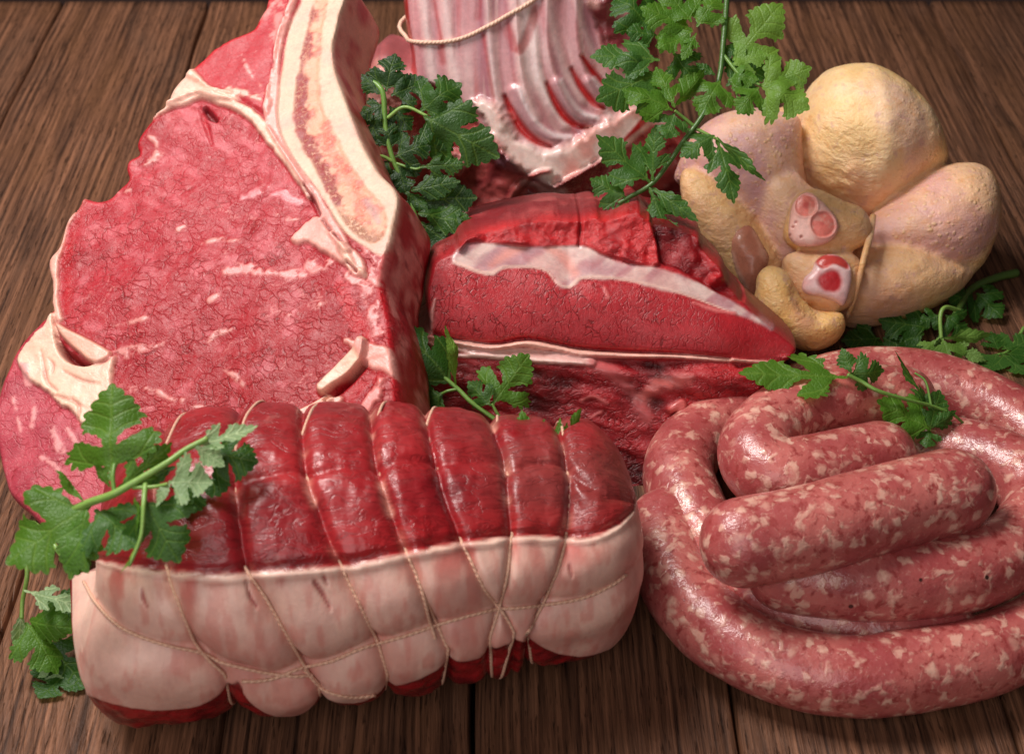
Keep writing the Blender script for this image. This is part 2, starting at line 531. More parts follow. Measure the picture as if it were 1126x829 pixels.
# ------------------------------------------------------------------ T-bone steak
def build_steak():
    n = nrm((-.26, -.36, .90))
    foot = on_z(np.array(0.), np.array(545.), 0.0)
    p0 = foot + np.array([0, 0, 2.7])
    OUT = [(298, -26), (293, 4), (286, 22), (279, 33), (262, 42), (240, 53), (226, 66), (213, 78), (205, 86), (196, 95), (190, 104), (187, 113), (184, 120), (175, 127), (163, 138), (153, 150), (149, 160), (151, 168), (140, 175), (137, 185), (139, 196), (129, 205), (118, 216), (106, 219), (93, 217), (86, 228), (75, 240), (70, 251), (64, 272), (55, 284), (53, 294), (57, 312), (58, 332), (56, 344), (45, 355), (30, 371), (17, 388), (8, 408), (1, 428), (-4, 455), (-3, 490), (3, 522), (12, 545), (30, 562), (55, 585), (110, 612), (200, 625), (300, 600), (400, 540), (430, 478), (437, 440), (433, 400), (430, 362), (426, 338), (421, 318), (421, 300), (425, 284), (431, 256), (437, 216), (416, 190), (400, 162), (388, 132), (377, 103), (368, 76), (366, 50), (372, 22), (378, -26)]
    R = Relief(OUT, p0, n, .058, 480)
    P, px = R.P, R.px
    w1 = fbm(P, .8, 3, 1); w2 = fbm(P, 2.4, 3, 2)
    w3 = fbm(P, 5.5, 3, 4); wob = 3.0 * w1 + 3.2 * w2 + 2.0 * w3
    brk = sstep(-.45, .12, w2 + .7 * w3)
    N = len(P)
    C = np.tile(lin((158, 26, 34)), (N, 1))
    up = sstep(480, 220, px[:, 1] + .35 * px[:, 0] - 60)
    C = mix(C, lin((178, 50, 60)), up * .8)  # paler pink toward the upper left: sheen painted into the lean colour
    C = mix(C, lin((150, 22, 34)), sstep(.0, .7, w1) * .6)
    dgx = np.stack([px[:, 0] * .035 + px[:, 1] * .02, px[:, 1] * .10 - px[:, 0] * .05, 0 * px[:, 0]], -1)
    C = mix(C, lin((206, 104, 112)), sstep(.15, .6, fbm(P, 1.5, 4, 9)) * .5)
    dg = fbm(dgx, 1, 3, 10); dgm = sstep(330, 210, px[:, 1] + .25 * px[:, 0])
    C = mix(C, lin((204, 98, 106)), sstep(.10, .45, dg) * .7 * dgm); C = mix(C, lin((158, 26, 38)), sstep(-.1, -.5, dg) * .6 * dgm)
    K = np.zeros((N, 3)); K[:, 0] = 1; K[:, 1] = .34
    mb = fbm(np.stack([px[:, 0] * .03, px[:, 1] * .055 + px[:, 0] * .01, 0 * px[:, 0]], -1), 1, 4, 12)
    C = mix(C, lin((222, 140, 136)), sstep(.045, .0, np.abs(mb)) * sstep(.0, .5, fbm(P, .7, 2, 13)) * .6)
    K[:, 0] *= .55 + .45 * sstep(150, 300, px[:, 1] + 25 * w1)
    lab = np.zeros(N, int); H = .22 * fbm(P, .35, 2, 3) + .05 * w1 + .012 * w2 + .003 * w3
    # tenderloin above, tail below
    ten = pmask(px, [(205, 86), (213, 78), (240, 53), (280, 32), (293, 0), (300, -30), (340, -30), (330, -5), (318, 20), (308, 45), (302, 75), (297, 100), (298, 128), (285, 120), (262, 108), (240, 104), (225, 96)], 2, wob * .6)
    C = mix(C, lin((182, 58, 66)), ten); C = mix(C, lin((196, 34, 44)), ten * sstep(9, 1, R.d * 24)); K[:, 0] *= 1 - .55 * ten; lab[ten > .5] = 1; H += .12 * ten
    tail = pmask(px, [(57, 348), (45, 357), (25, 380), (5, 420), (-10, 470), (0, 560), (120, 640), (240, 610), (160, 500), (115, 462), (85, 455), (60, 435), (40, 415), (33, 395), (48, 370)], 3, wob)
    C = mix(C, lin((184, 74, 86)), tail); C = mix(C, lin((158, 44, 60)), tail * sstep(.0, .6, w1) * .6); K[:, 0] *= 1 - .25 * tail; lab[tail > .5] = 2
    edge = sstep(.35, .05, R.d)
    C = mix(C, lin((190, 36, 44)), edge * .7 * (1 - tail))
    # fat
    fatc = lin((234, 182, 162)); pale = lin((232, 194, 174)); pinkf = lin((220, 140, 134))
    fat = np.zeros(N)
    def F(m, c, h=.10, keep=True):
        nonlocal C, H, fat
        m = np.clip(m, 0, 1)
        if h < .085: m = m * brk * .85; h = h * .5
        c = np.asarray(c)[None] * (1 + .10 * w2[:, None] * np.array([.6, 1.2, 1.2]) - .05)
        C = mix(C, c, m); H = H + h * m; K[:, 0] *= 1 - m; K[:, 1] *= 1 - m
        if keep: fat = np.maximum(fat, m)
    F(pmask(px, [(186, 120), (188, 106), (196, 93), (206, 86), (214, 80), (222, 87), (234, 100), (255, 106), (264, 113), (240, 113), (222, 107), (205, 111)], 2, wob * .4), fatc, .16)
    F(lmask(px, [(255, 104), (275, 107), (290, 112), (293, 108)], [5, 3, 2, 1], 2, wob * .5), fatc, .06)
    F(lmask(px, [(268, 62), (272, 75), (280, 88), (288, 97)], [1.5, 2, 2, 1], 1.5, wob * .5), pinkf, .04)
    F(lmask(px, [(290, 20), (305, 6), (310, 20), (303, 45)], [4, 9, 7, 3], 4, wob * 1.5), pinkf * .95, .04)
    F(lmask(px, [(170, 131), (184, 121), (202, 114), (222, 107), (240, 112), (262, 120), (280, 131), (293, 146), (306, 164), (319, 181), (330, 198), (341, 215)], [2.5, 3, 3.5, 3.5, 4.5, 4.5, 5, 5.5, 5, 4.5, 4, 3], 1.6, wob * .35), fatc, .18)
    F(lmask(px, [(331, -20), (324, 5), (315, 30), (308, 55), (304, 80), (302, 105), (300, 128), (306, 150), (318, 172), (331, 192), (346, 214), (359, 238), (370, 256), (384, 278)], [3, 3, 3, 3, 4, 6, 8, 5, 4, 4, 5, 6, 7, 5], 1.5, wob * .3), lin((232, 160, 150)), .14)
    F(pmask(px, [(318, 263), (328, 254), (338, 244), (349, 238), (360, 248), (372, 262), (388, 275), (402, 290), (404, 304), (392, 300), (376, 290), (362, 282), (348, 272), (336, 266), (326, 268)], 2, wob * .4), lin((232, 165, 152)), .16)
    F(lmask(px, [(378, 276), (386, 290), (391, 300), (402, 304)], [4, 4.5, 4, 3], 1.5), fatc, .14)
    F(lmask(px, [(412, 274), (414, 296), (407, 318), (411, 340), (416, 362), (411, 385)], [9, 10, 7, 6, 7, 10], 3, wob * 1.8), lin((214, 118, 114)), .06)
    F(lmask(px, [(384, 304), (398, 310), (416, 312)], [3, 5, 4], 2, wob), pinkf, .08)
    F(lmask(px, [(248, 300), (272, 296), (300, 300), (325, 300), (345, 292), (360, 291), (366, 284)], [3, 4, 3, 2, 6, 6, 3], 3, wob * 1.3), lin((226, 140, 135)), .08)
    F(lmask(px, [(252, 226), (272, 214), (290, 210), (308, 214), (324, 220), (338, 232)], [2, 4, 5, 5, 5, 3], 3.5, wob * 1.3), lin((218, 125, 130)), .08)
    # flap, pocket and fat of the left side
    F(pmask(px, [(60, 345), (64, 360), (66, 382), (74, 396), (88, 403), (104, 404), (118, 399), (128, 391), (123, 410), (124, 426), (116, 440), (106, 458), (96, 472), (84, 456), (68, 446), (53, 430), (38, 420), (26, 406), (23, 393), (34, 377), (48, 362)], 2.5, wob * .6), lin((238, 192, 168)), .18)
    for ln in ([(60, 436), (76, 441), (90, 447), (98, 452)], [(56, 396), (61, 404), (60, 412)], [(82, 440), (90, 450), (88, 466)], [(72, 410), (92, 420), (112, 424)], [(48, 388), (54, 420), (66, 432)]):
        m = lmask(px, ln, [.4, 1.3, .5, .3][:len(ln)], 1.1, wob * .2); C = mix(C, lin((190, 96, 84)), m * .7); H -= .09 * m
    F(pmask(px, [(63, 356), (78, 365), (97, 374), (116, 384), (124, 390), (116, 398), (104, 401), (90, 390), (76, 378), (68, 368)], 1.5), lin((236, 172, 150)), .22)
    hole = pmask(px, [(64, 372), (70, 382), (82, 392), (96, 399), (104, 402), (92, 404), (78, 399), (69, 389)], 2.0)
    C = mix(C, lin((140, 40, 36)), hole * .9); H -= .55 * hole
    H -= .2 * lmask(px, [(59, 338), (63, 356), (65, 372)], 1.2, 1.2)
    F(lmask(px, [(96, 214), (80, 236), (70, 252), (63, 275), (58, 291), (61, 314), (62, 334), (66, 352)], [1, 2, 3, 5, 6, 5, 4.5, 5], 1.6, wob * .5), lin((232, 170, 152)), .12)
    C = mix(C, lin((176, 24, 34)), lmask(px, [(92, 222), (78, 262), (72, 292), (76, 318), (74, 345)], [4, 5, 5, 5, 4], 4, wob) * .75)
    F(lmask(px, [(124, 392), (140, 386), (158, 382), (178, 378)], [6, 4.5, 3, 1.5], 2.5, wob), pinkf, .07)
    for ln, w in (([(158, 425), (172, 429), (184, 437), (200, 439)], [2, 3, 2.5, 4]), ([(245, 404), (256, 412), (266, 423)], [1, 3.4, 2]), ([(230, 372), (240, 364), (256, 361)], [4, 2.6, 1]), ([(230, 331), (246, 321), (258, 314)], [1.5, 2, 1.5]), ([(126, 359), (145, 356), (162, 351)], [1, 2.4, 2]),
                  ([(206, 446), (222, 446)], [1.3, 2]), ([(305, 236), (312, 240), (330, 240)], [1.5, 2, .8]), ([(222, 268), (240, 262), (262, 264)], [1, 1.8, 1]), ([(196, 252), (206, 248)], [1.5, 1]), ([(352, 335), (358, 332)], [2, 2]), ([(312, 340), (318, 346)], [2, 2]), ([(128, 210), (142, 208)], [1, 2]), ([(165, 150), (172, 158), (170, 170)], [1, 2, 1.5]), ([(150, 180), (165, 176), (178, 166)], [1.5, 2.2, 1.2])):
        F(lmask(px, ln, w, 1.6, wob * .6), lin((226, 150, 142)), .06)
    for ln, w in (([(30, 405), (33, 430), (38, 452), (36, 470)], [3, 2, 2, 1]), ([(58, 470), (66, 492), (74, 508), (90, 522)], [2, 3, 2.6, 2]), ([(74, 470), (84, 486)], [1, 1.4]), ([(16, 440), (24, 476)], [1, 1]), ([(40, 500), (60, 512), (72, 530)], [1, 1.6, 1])):
        F(lmask(px, ln, w, 1.8, wob * .8), lin((226, 150, 148)), .04, False)
    # lower right fat and loose ends
    F(lmask(px, [(160, 482), (184, 483), (206, 491)], [2, 5, 2], 2, wob * .6), fatc, .12)
    F(lmask(px, [(296, 478), (322, 466), (345, 455), (372, 440)], [3, 6, 7, 5], 2, wob * .5), lin((232, 170, 156)), .16)
    F(lmask(px, [(322, 456), (342, 447), (362, 438)], [1.5, 3, 5], 1.6), fatc, .14)
    F(lmask(px, [(355, 428), (366, 418), (382, 405), (396, 390), (400, 378)], [5.5, 7, 8.5, 8, 5], 1.6), lin((240, 190, 165)), .34)
    F(pmask(px, [(380, 374), (396, 376), (418, 382), (434, 392), (436, 412), (420, 408), (404, 402), (396, 392)], 3, wob), lin((230, 160, 148)), .1)
    F(lmask(px, [(392, 462), (402, 450), (412, 436), (420, 420)], [7, 6, 5, 5], 3, wob * 1.6), lin((222, 132, 126)), .14)
    C = mix(C, lin((176, 34, 42)), lmask(px, [(368, 462), (384, 440), (400, 422), (418, 412)], [6, 6, 5, 5], 3, wob) * .8)
    H -= .35 * lmask(px, [(358, 440), (378, 424), (394, 408), (402, 400)], 2.2, 1.6)
    C = mix(C, lin((186, 30, 40)), lmask(px, [(376, 318), (388, 345), (398, 362), (410, 376)], [5, 7, 7, 4], 4, wob * 1.5) * .7)
    # pocket at the top and slits beside the bone
    dk = lmask(px, [(226, 122), (231, 128), (238, 133)], [3.0, 4.0, 1.5], 1.5); C = mix(C, lin((110, 16, 22)), dk); H -= .3 * dk
    sl = lmask(px, [(220, 120), (227, 140), (232, 158)], [1.5, 3, 1], 1.5); C = mix(C, lin((170, 26, 38)), sl * .8); H -= .1 * sl
    for ln, w in (([(336, 206), (345, 222), (352, 237)], [1, 2.5, 1.5]), ([(356, 244), (366, 258)], [1.2, 2]), ([(371, 262), (380, 271)], [1.5, 1.5]), ([(384, 292), (394, 301)], [1.2, 1.8])):
        m = lmask(px, ln, w, 1.2); C = mix(C, lin((130, 24, 30)), m * .9); H -= .22 * m
    # bone
    BONE = [(336, -30), (333, 2), (322, 25), (316, 45), (311, 70), (308, 100), (306, 125), (309, 146), (318, 166), (332, 187), (347, 206), (361, 227), (372, 247), (386, 262), (402, 272), (418, 282), (428, 272), (433, 250), (440, 214), (418, 188), (402, 160), (390, 130), (379, 102), (370, 75), (369, 50), (375, 22), (384, -30)]
    bone = pmask(px, BONE, 1.5, wob * .15)
    C = mix(C, lin((210, 176, 152)), bone); C = mix(C, lin((206, 150, 130)), bone * sstep(.05, .5, w3 + .5 * w2) * .35); C = mix(C, lin((214, 160, 148)), bone * sstep(.1, .7, w1) * .5)
    K *= (1 - bone)[:, None]; H = H * (1 - bone) + bone * .06; lab[bone > .5] = 4; fat *= 1 - bone
    mar = pmask(px, [(349, -4), (341, 25), (335, 45), (330, 70), (326, 95), (324, 117), (326, 140), (332, 160), (342, 178), (351, 195), (363, 215), (376, 240), (391, 257), (410, 268), (421, 261), (425, 245), (422, 230), (410, 215), (398, 200), (385, 181), (374, 160), (364, 140), (356, 120), (351, 100), (351, 70), (354, 40), (360, -4)], 2.2, wob * .6)
    C = mix(C, lin((222, 158, 130)), mar); C = mix(C, lin((206, 96, 84)), mar * sstep(.05, .5, w2 + .6 * w3) * .7)
    md = lmask(px, [(343, 12), (336, 40), (330, 70), (327, 98), (328, 122), (332, 148), (343, 172), (355, 195), (368, 220)], [3, 6, 8, 9, 9.5, 9, 10, 11, 9], 4, wob * 2) * mar
    C = mix(C, lin((146, 40, 44)), md * .95); K[:, 2] = md * .34
    mo = lmask(px, [(365, 232), (385, 248), (405, 262), (416, 262)], [6, 8, 7, 4], 4, wob * 1.4) * mar; C = mix(C, lin((150, 92, 72)), mo * .8); K[:, 2] = np.maximum(K[:, 2], mo * .7)
    mr = lmask(px, [(352, 130), (362, 160), (382, 192), (396, 218), (400, 240)], [3, 6, 8, 8, 6], 5, wob * 2) * mar; C = mix(C, lin((214, 86, 70)), mr * .5); K[:, 2] = np.maximum(K[:, 2], mr * .3)
    C = mix(C, lin((170, 140, 140)), lmask(px, [(403, 222), (410, 232), (416, 244)], [4, 5, 3], 3) * .6)
    K[:, 2] = np.maximum(K[:, 2], mar * .12)
    H += mar * (-.05 + .07 * w2); lab[mar > .5] = 5
    lab[(fat > .5) & (lab < 4)] = 3
    # rounded rim
    re = .22
    H -= re * (1 - np.sqrt(np.clip(1 - (1 - np.minimum(R.d, re) / re) ** 2, 0, 1))) * (1 - .8 * bone)
    V, Fc = R.solid(H, -n + np.array([.10, 0, 0]), 3.1, 12, .10)
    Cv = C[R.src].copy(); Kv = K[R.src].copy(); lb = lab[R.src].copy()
    sd = R.side > 0
    Pv, dep = project(V)
    nz = fbm(V, 1.2, 3, 21); nz2 = fbm(V * np.array([1.6, 1.6, .35]), 3, 3, 22)
    # cut edge: bone membrane high up, ragged meat and fat lower down
    sidecol = mix(np.tile(lin((176, 40, 48)), (len(V), 1)), lin((226, 150, 140)), sstep(-.1, .5, nz))
    sidecol = mix(sidecol, lin((120, 24, 28)), sstep(.1, .7, nz2) * .7)
    fatside = sstep(330, 300, Pv[:, 1]) * sstep(330, 350, Pv[:, 0])
    bs = sstep(215, 150, Pv[:, 1]) * sstep(330, 350, Pv[:, 0])
    sidecol = mix(sidecol, mix(np.tile(lin((232, 150, 130)), (len(V), 1)), lin((200, 60, 60)), sstep(-.3, .6, nz)), bs)
    m = sstep(0.0, .12, R.side)
    Cv[sd] = mix(Cv, sidecol, m)[sd]; Kv[sd] *= .4
    lb[sd & (lb != 4)] = 0; lb[sd & (lb == 4) & (R.side > .95)] = 0
    lb[sd & (lb == 5)] = 4
    flab = np.array([np.bincount(lb[np.array(f)]).argmax() for f in Fc])
    root = empty('t_bone_steak', (foot[0] + 8, foot[1] + 8, 0), 'large raw T-bone steak with marbled red face, long curved bone and creamy fat, standing left', 'steak')
    meat = mat_meat('steak_meat', 1.75, (.85, 1.7, 1.2), (0, 0, .65), .38, (.55, .14, .16), .6, 9, .05, cw=.10, crough=.2, sss=.03, gm=.36, spec=.3)
    fatm = mat_meat('steak_fat', 2.0, (1, 2.2, 1.6), (0, 0, .6), rough=.40, bump=.6, grain=3.2, coat=.2, sss=.2, crough=.3)
    bonem = mat_meat('cut_bone', 2.0, rough=.5, bump=.45, grain=9, coat=.05, sss=.15)
    split_parts(V, Fc, flab, {0: ('lean_meat', meat, None), 1: ('tenderloin', meat, None), 2: ('tail_muscle', meat, None), 3: ('fat', fatm, None), 4: ('bone', bonem, None), 5: ('marrow', bonem, 4)}, root, Cv, Kv)
    register(V, Fc)
build_steak()
# ------------------------------------------------------------------ beef joint in the middle
def build_beef():
    t = math.radians(48)
    n = nrm((.03, -math.sin(t), math.cos(t)))
    p0 = np.array([1.0, -7.0, 0.2])
    OUT = [(474, 300), (479, 286), (500, 274), (513, 261), (530, 253), (560, 246), (590, 240), (612, 238), (624, 240), (640, 239), (655, 236), (664, 239), (678, 237), (690, 232), (703, 230), (714, 240), (738, 246), (765, 255), (778, 274), (798, 298), (815, 324), (832, 345), (850, 361), (866, 373), (876, 385), (862, 399), (846, 412), (830, 440), (800, 480), (770, 515), (735, 545), (690, 556), (600, 556), (520, 535), (470, 500), (440, 455), (436, 420), (444, 388), (462, 372), (474, 362), (471, 340), (470, 318)]
    R = Relief(OUT, p0, n, .062, 480)
    P, px = R.P, R.px
    N = len(P); x, y = px.T
    w1 = fbm(P, .8, 3, 31); w2 = fbm(P, 2.6, 3, 32); wob = 2.5 * w1 + 2.0 * w2
    C = np.tile(lin((172, 34, 42)), (N, 1)); K = np.zeros((N, 3)); K[:, 0] = 1; K[:, 1] = .2
    C = mix(C, lin((150, 20, 30)), sstep(.0, .7, w1) * .6); C = mix(C, lin((186, 56, 62)), sstep(-.1, -.7, fbm(P, .6, 2, 34)) * .55)
    lab = np.zeros(N, int); H = .25 * fbm(P, .3, 2, 33)
    seam_y = np.interp(x, [430, 470, 500, 540, 580, 620, 680, 740, 800, 880], [372, 376, 381, 384, 385, 387, 393, 396, 398, 388])
    top_y = np.interp(x, [470, 500, 520, 550, 575, 600, 625, 650, 700, 750, 800, 835, 880], [300, 290, 292, 296, 296, 300, 314, 308, 312, 324, 341, 353, 390])
    f = np.clip((y - top_y) / np.maximum(seam_y - top_y, 8), 0, 1)
    H += .36 * np.sin(math.pi * f) ** .7 * sstep(470, 520, x) * sstep(880, 780, x)
    low = np.maximum(y - seam_y, 0) / 26.0
    H -= .20 * np.minimum(low, 2.6) - .35 * sstep(0, .8, low)
    lowm = sstep(-1, 3, y - seam_y)
    C = mix(C, lin((150, 26, 34)), lowm); K[:, 1] = K[:, 1] * (1 - lowm) + .3 * lowm
    st = fbm(np.stack([x * .018 + y * .012, y * .055 - x * .02, 0 * x], -1), 1, 3, 36)
    C = mix(C, lin((178, 40, 46)), lowm * sstep(0, .7, st)); C = mix(C, lin((84, 10, 16)), lowm * sstep(0, -.7, st)); H += lowm * .22 * st
    rightlow = lowm * sstep(690, 740, x - (y - 400) * .4)
    C = mix(C, lin((176, 32, 38)), rightlow * sstep(-.4, .5, fbm(np.stack([x * .01, y * .12, 0 * x], -1), 1, 2, 37)))
    # silver skin
    up = np.maximum(top_y - y, 0) / 26.0
    H -= .30 * np.minimum(up, 2.2)
    SIL = [(497, 290), (505, 272), (520, 266), (550, 268), (580, 271), (610, 268), (640, 268), (662, 279), (690, 290), (725, 294), (760, 307), (800, 328), (838, 352), (852, 364), (826, 352), (800, 342), (760, 326), (720, 318), (690, 308), (660, 306), (642, 306), (634, 312), (624, 317), (614, 317), (610, 309), (604, 300), (590, 295), (570, 293), (553, 294), (548, 301), (538, 302), (520, 298)]
    sil = pmask(px, SIL, 2.2, wob * .6)
    sc = mix(np.tile(lin((222, 190, 182)), (N, 1)), lin((186, 138, 142)), sstep(-.3, .5, fbm(np.stack([x * .05 + y * .06, y * .02 - x * .01, 0 * x], -1), 1, 3, 38)))
    pk = np.maximum(lmask(px, [(604, 272), (620, 282), (632, 300)], [4, 6, 5], 5, wob), lmask(px, [(540, 292), (556, 280), (575, 270)], [2, 5, 4], 5, wob))
    sc = mix(sc, lin((224, 150, 138)), pk * .8)
    thin = .72 + .28 * sstep(-.3, .3, w1 + .5 * w2)
    C = mix(C, sc, sil * thin); K[:, 0] *= 1 - sil; K[:, 1] *= 1 - sil; H += .05 * sil; lab[sil > .5] = 1
    rim = lmask(px, [(500, 288), (520, 297), (540, 301), (552, 294), (575, 293), (600, 297), (612, 312), (626, 316), (638, 306), (665, 305), (700, 310), (750, 323), (800, 342)], [1.5, 2, 2, 1.5, 1.2, 1.4, 1.6, 1.6, 1.5, 1.2, 1, 1, .8], 1.0, wob * .2)
    C = mix(C, lin((232, 190, 176)), rim * .8); K[:, 0] *= 1 - rim
    # bright red trimmed layer on top
    TOP = [(505, 275), (508, 258), (512, 250), (530, 242), (560, 234), (590, 228), (624, 226), (656, 222), (690, 218), (706, 216), (714, 230), (719, 250), (726, 272), (724, 291), (700, 290), (682, 284), (664, 279), (648, 270), (636, 268), (600, 270), (575, 269), (556, 267), (530, 265), (516, 264)]
    tr = pmask(px, TOP, 1.8, wob * .4)
    tc = mix(np.tile(lin((196, 38, 42)), (N, 1)), lin((162, 18, 26)), sstep(-.2, .6, fbm(P, 1.5, 3, 39)))
    C = mix(C, tc, tr); K[:, 0] = K[:, 0] * (1 - tr) + .45 * tr; lab[tr > .5] = 2
    H += tr * (.18 + .18 * fbm(P, 1.1, 3, 40) + .10 * fbm(P, 3.2, 2, 41))
    cut = lmask(px, [(640, 226), (640, 246), (638, 268)], 1.3, 1.5); H -= .2 * cut; C = mix(C, lin((130, 10, 18)), cut * .6)
    BK = [(716, 226), (740, 234), (770, 246), (784, 272), (804, 300), (822, 330), (800, 326), (770, 308), (745, 295), (727, 288), (724, 262)]
    bk = pmask(px, BK, 1.8, wob * .5)
    C = mix(C, mix(np.tile(lin((150, 18, 26)), (N, 1)), lin((96, 8, 16)), sstep(-.3, .5, fbm(P, 1.3, 2, 42))), bk); H += bk * (-.28 + .3 * fbm(P, 1.3, 2, 43)); lab[bk > .5] = 2
    bump = lmask(px, [(770, 250), (784, 278), (796, 300), (788, 306)], [5, 6, 6, 5], 5, wob); H += .35 * bump; C = mix(C, lin((196, 34, 40)), bump * .6)
    # fat seam
    fat = np.zeros(N)
    def F(m, c, h):
        nonlocal C, H, fat
        C = mix(C, c, m); H = H + h * m; K[:, 0] *= 1 - m; K[:, 1] *= 1 - m; fat = np.maximum(fat, m)
    H -= .3 * lmask(px, [(474, 366), (500, 374), (540, 379), (578, 373), (612, 379), (640, 384), (690, 387), (745, 390), (800, 395)], 2.5, 2)
    F(lmask(px, [(472, 374), (500, 380), (540, 386), (580, 390), (620, 394), (650, 398)], [5, 6.5, 7, 7, 6, 4], 2, wob * .4), lin((226, 172, 164)), .12)
    F(lmask(px, [(474, 370), (500, 376), (540, 382), (577, 378), (612, 383), (640, 388), (690, 391), (745, 392), (800, 396), (850, 399)], [2, 2.6, 2.8, 3.6, 3.4, 3.0, 2.6, 2.2, 1.6, 1], 1.4, wob * .2), lin((236, 180, 164)), .26)
    F(lmask(px, [(498, 391), (540, 392), (580, 396), (640, 400)], [1, 2.8, 2.2, 1], 1.4, wob * .3), lin((236, 196, 186)), .08)
    F(lmask(px, [(478, 330), (474, 350), (473, 372), (478, 382)], [1.5, 2.5, 3, 3], 1.6), lin((214, 140, 134)), .1)
    F(lmask(px, [(650, 398), (672, 410), (692, 426), (706, 444), (714, 462)], [2, 5, 6, 6, 3], 7, wob * 2.6) * .75, lin((200, 104, 104)), .04)
    F(lmask(px, [(706, 436), (722, 424), (742, 418), (760, 414)], [5, 7, 5, 2], 6, wob * 2.6) * .75, lin((206, 112, 106)), .06)
    F(lmask(px, [(738, 450), (750, 444), (746, 458)], [4, 5, 4], 2), lin((200, 96, 92)), .16)
    for ln, w in (([(762, 333), (785, 341), (808, 345)], [1, 1.6, 1]), ([(664, 318), (668, 328)], [1.5, 2]), ([(640, 440), (652, 436), (668, 444)], [1, 1.5, 1]), ([(648, 460), (662, 452)], [1, 1.4])):
        F(lmask(px, ln, w, 1.5, wob * .5), lin((214, 110, 108)), .04)
    K[:, 0] *= 1 - .6 * sstep(720, 800, x) * (1 - lowm)
    K[:, 0] *= 1 - .1 * lowm
    lab[(fat > .5)] = 3; lab[(lowm > .5) & (fat <= .5)] = 4
    re = .14
    H -= re * (1 - np.sqrt(np.clip(1 - (1 - np.minimum(R.d, re) / re) ** 2, 0, 1)))
    V, Fc = R.solid(H, (0, .93, -.36), 5.2, 10, .25)
    Cv, Kv, lb = C[R.src].copy(), K[R.src].copy(), lab[R.src].copy()
    sd = R.side > 0
    sc = mix(np.tile(lin((130, 20, 28)), (len(V), 1)), lin((180, 70, 70)), sstep(.1, .6, fbm(V, .9, 3, 44)))
    Cv[sd] = mix(Cv, sc, sstep(0, .15, R.side))[sd]; lb[sd] = 4
    fl = np.array([np.bincount(lb[np.array(f)]).argmax() for f in Fc])
    root = empty('beef_joint', (p0[0], p0[1] + 4, 0), 'wedge of raw red beef with silvery membrane band and pale fat seam', 'beef joint')
    m1 = mat_meat('beef_lean', 1.9, (1.9, .8, .8), (0, 0, .4), .42, (.42, .12, .14), .6, 8, .10, sss=.04, cw=.075, crough=.3, gm=.5)
    m2 = mat_meat('beef_wet', 1.7, (.55, 2.2, 2.2), (0, 0, -.4), .36, (.45, .14, .15), 1.0, 11, .12, cw=.14, crough=.2, gm=.5, sss=.03)
    m3 = mat_meat('silver_membrane', 2.0, (.5, 2, 2), (0, 0, .3), .36, bump=.3, grain=5, coat=.3, sss=.2)
    split_parts(V, Fc, fl, {0: ('lean_meat', m1, None), 1: ('silver_skin', m3, None), 2: ('red_trimming', m2, None), 3: ('fat_seam', m3, None), 4: ('shank_muscle', m2, None)}, root, Cv, Kv)
    register(V, Fc)
build_beef()

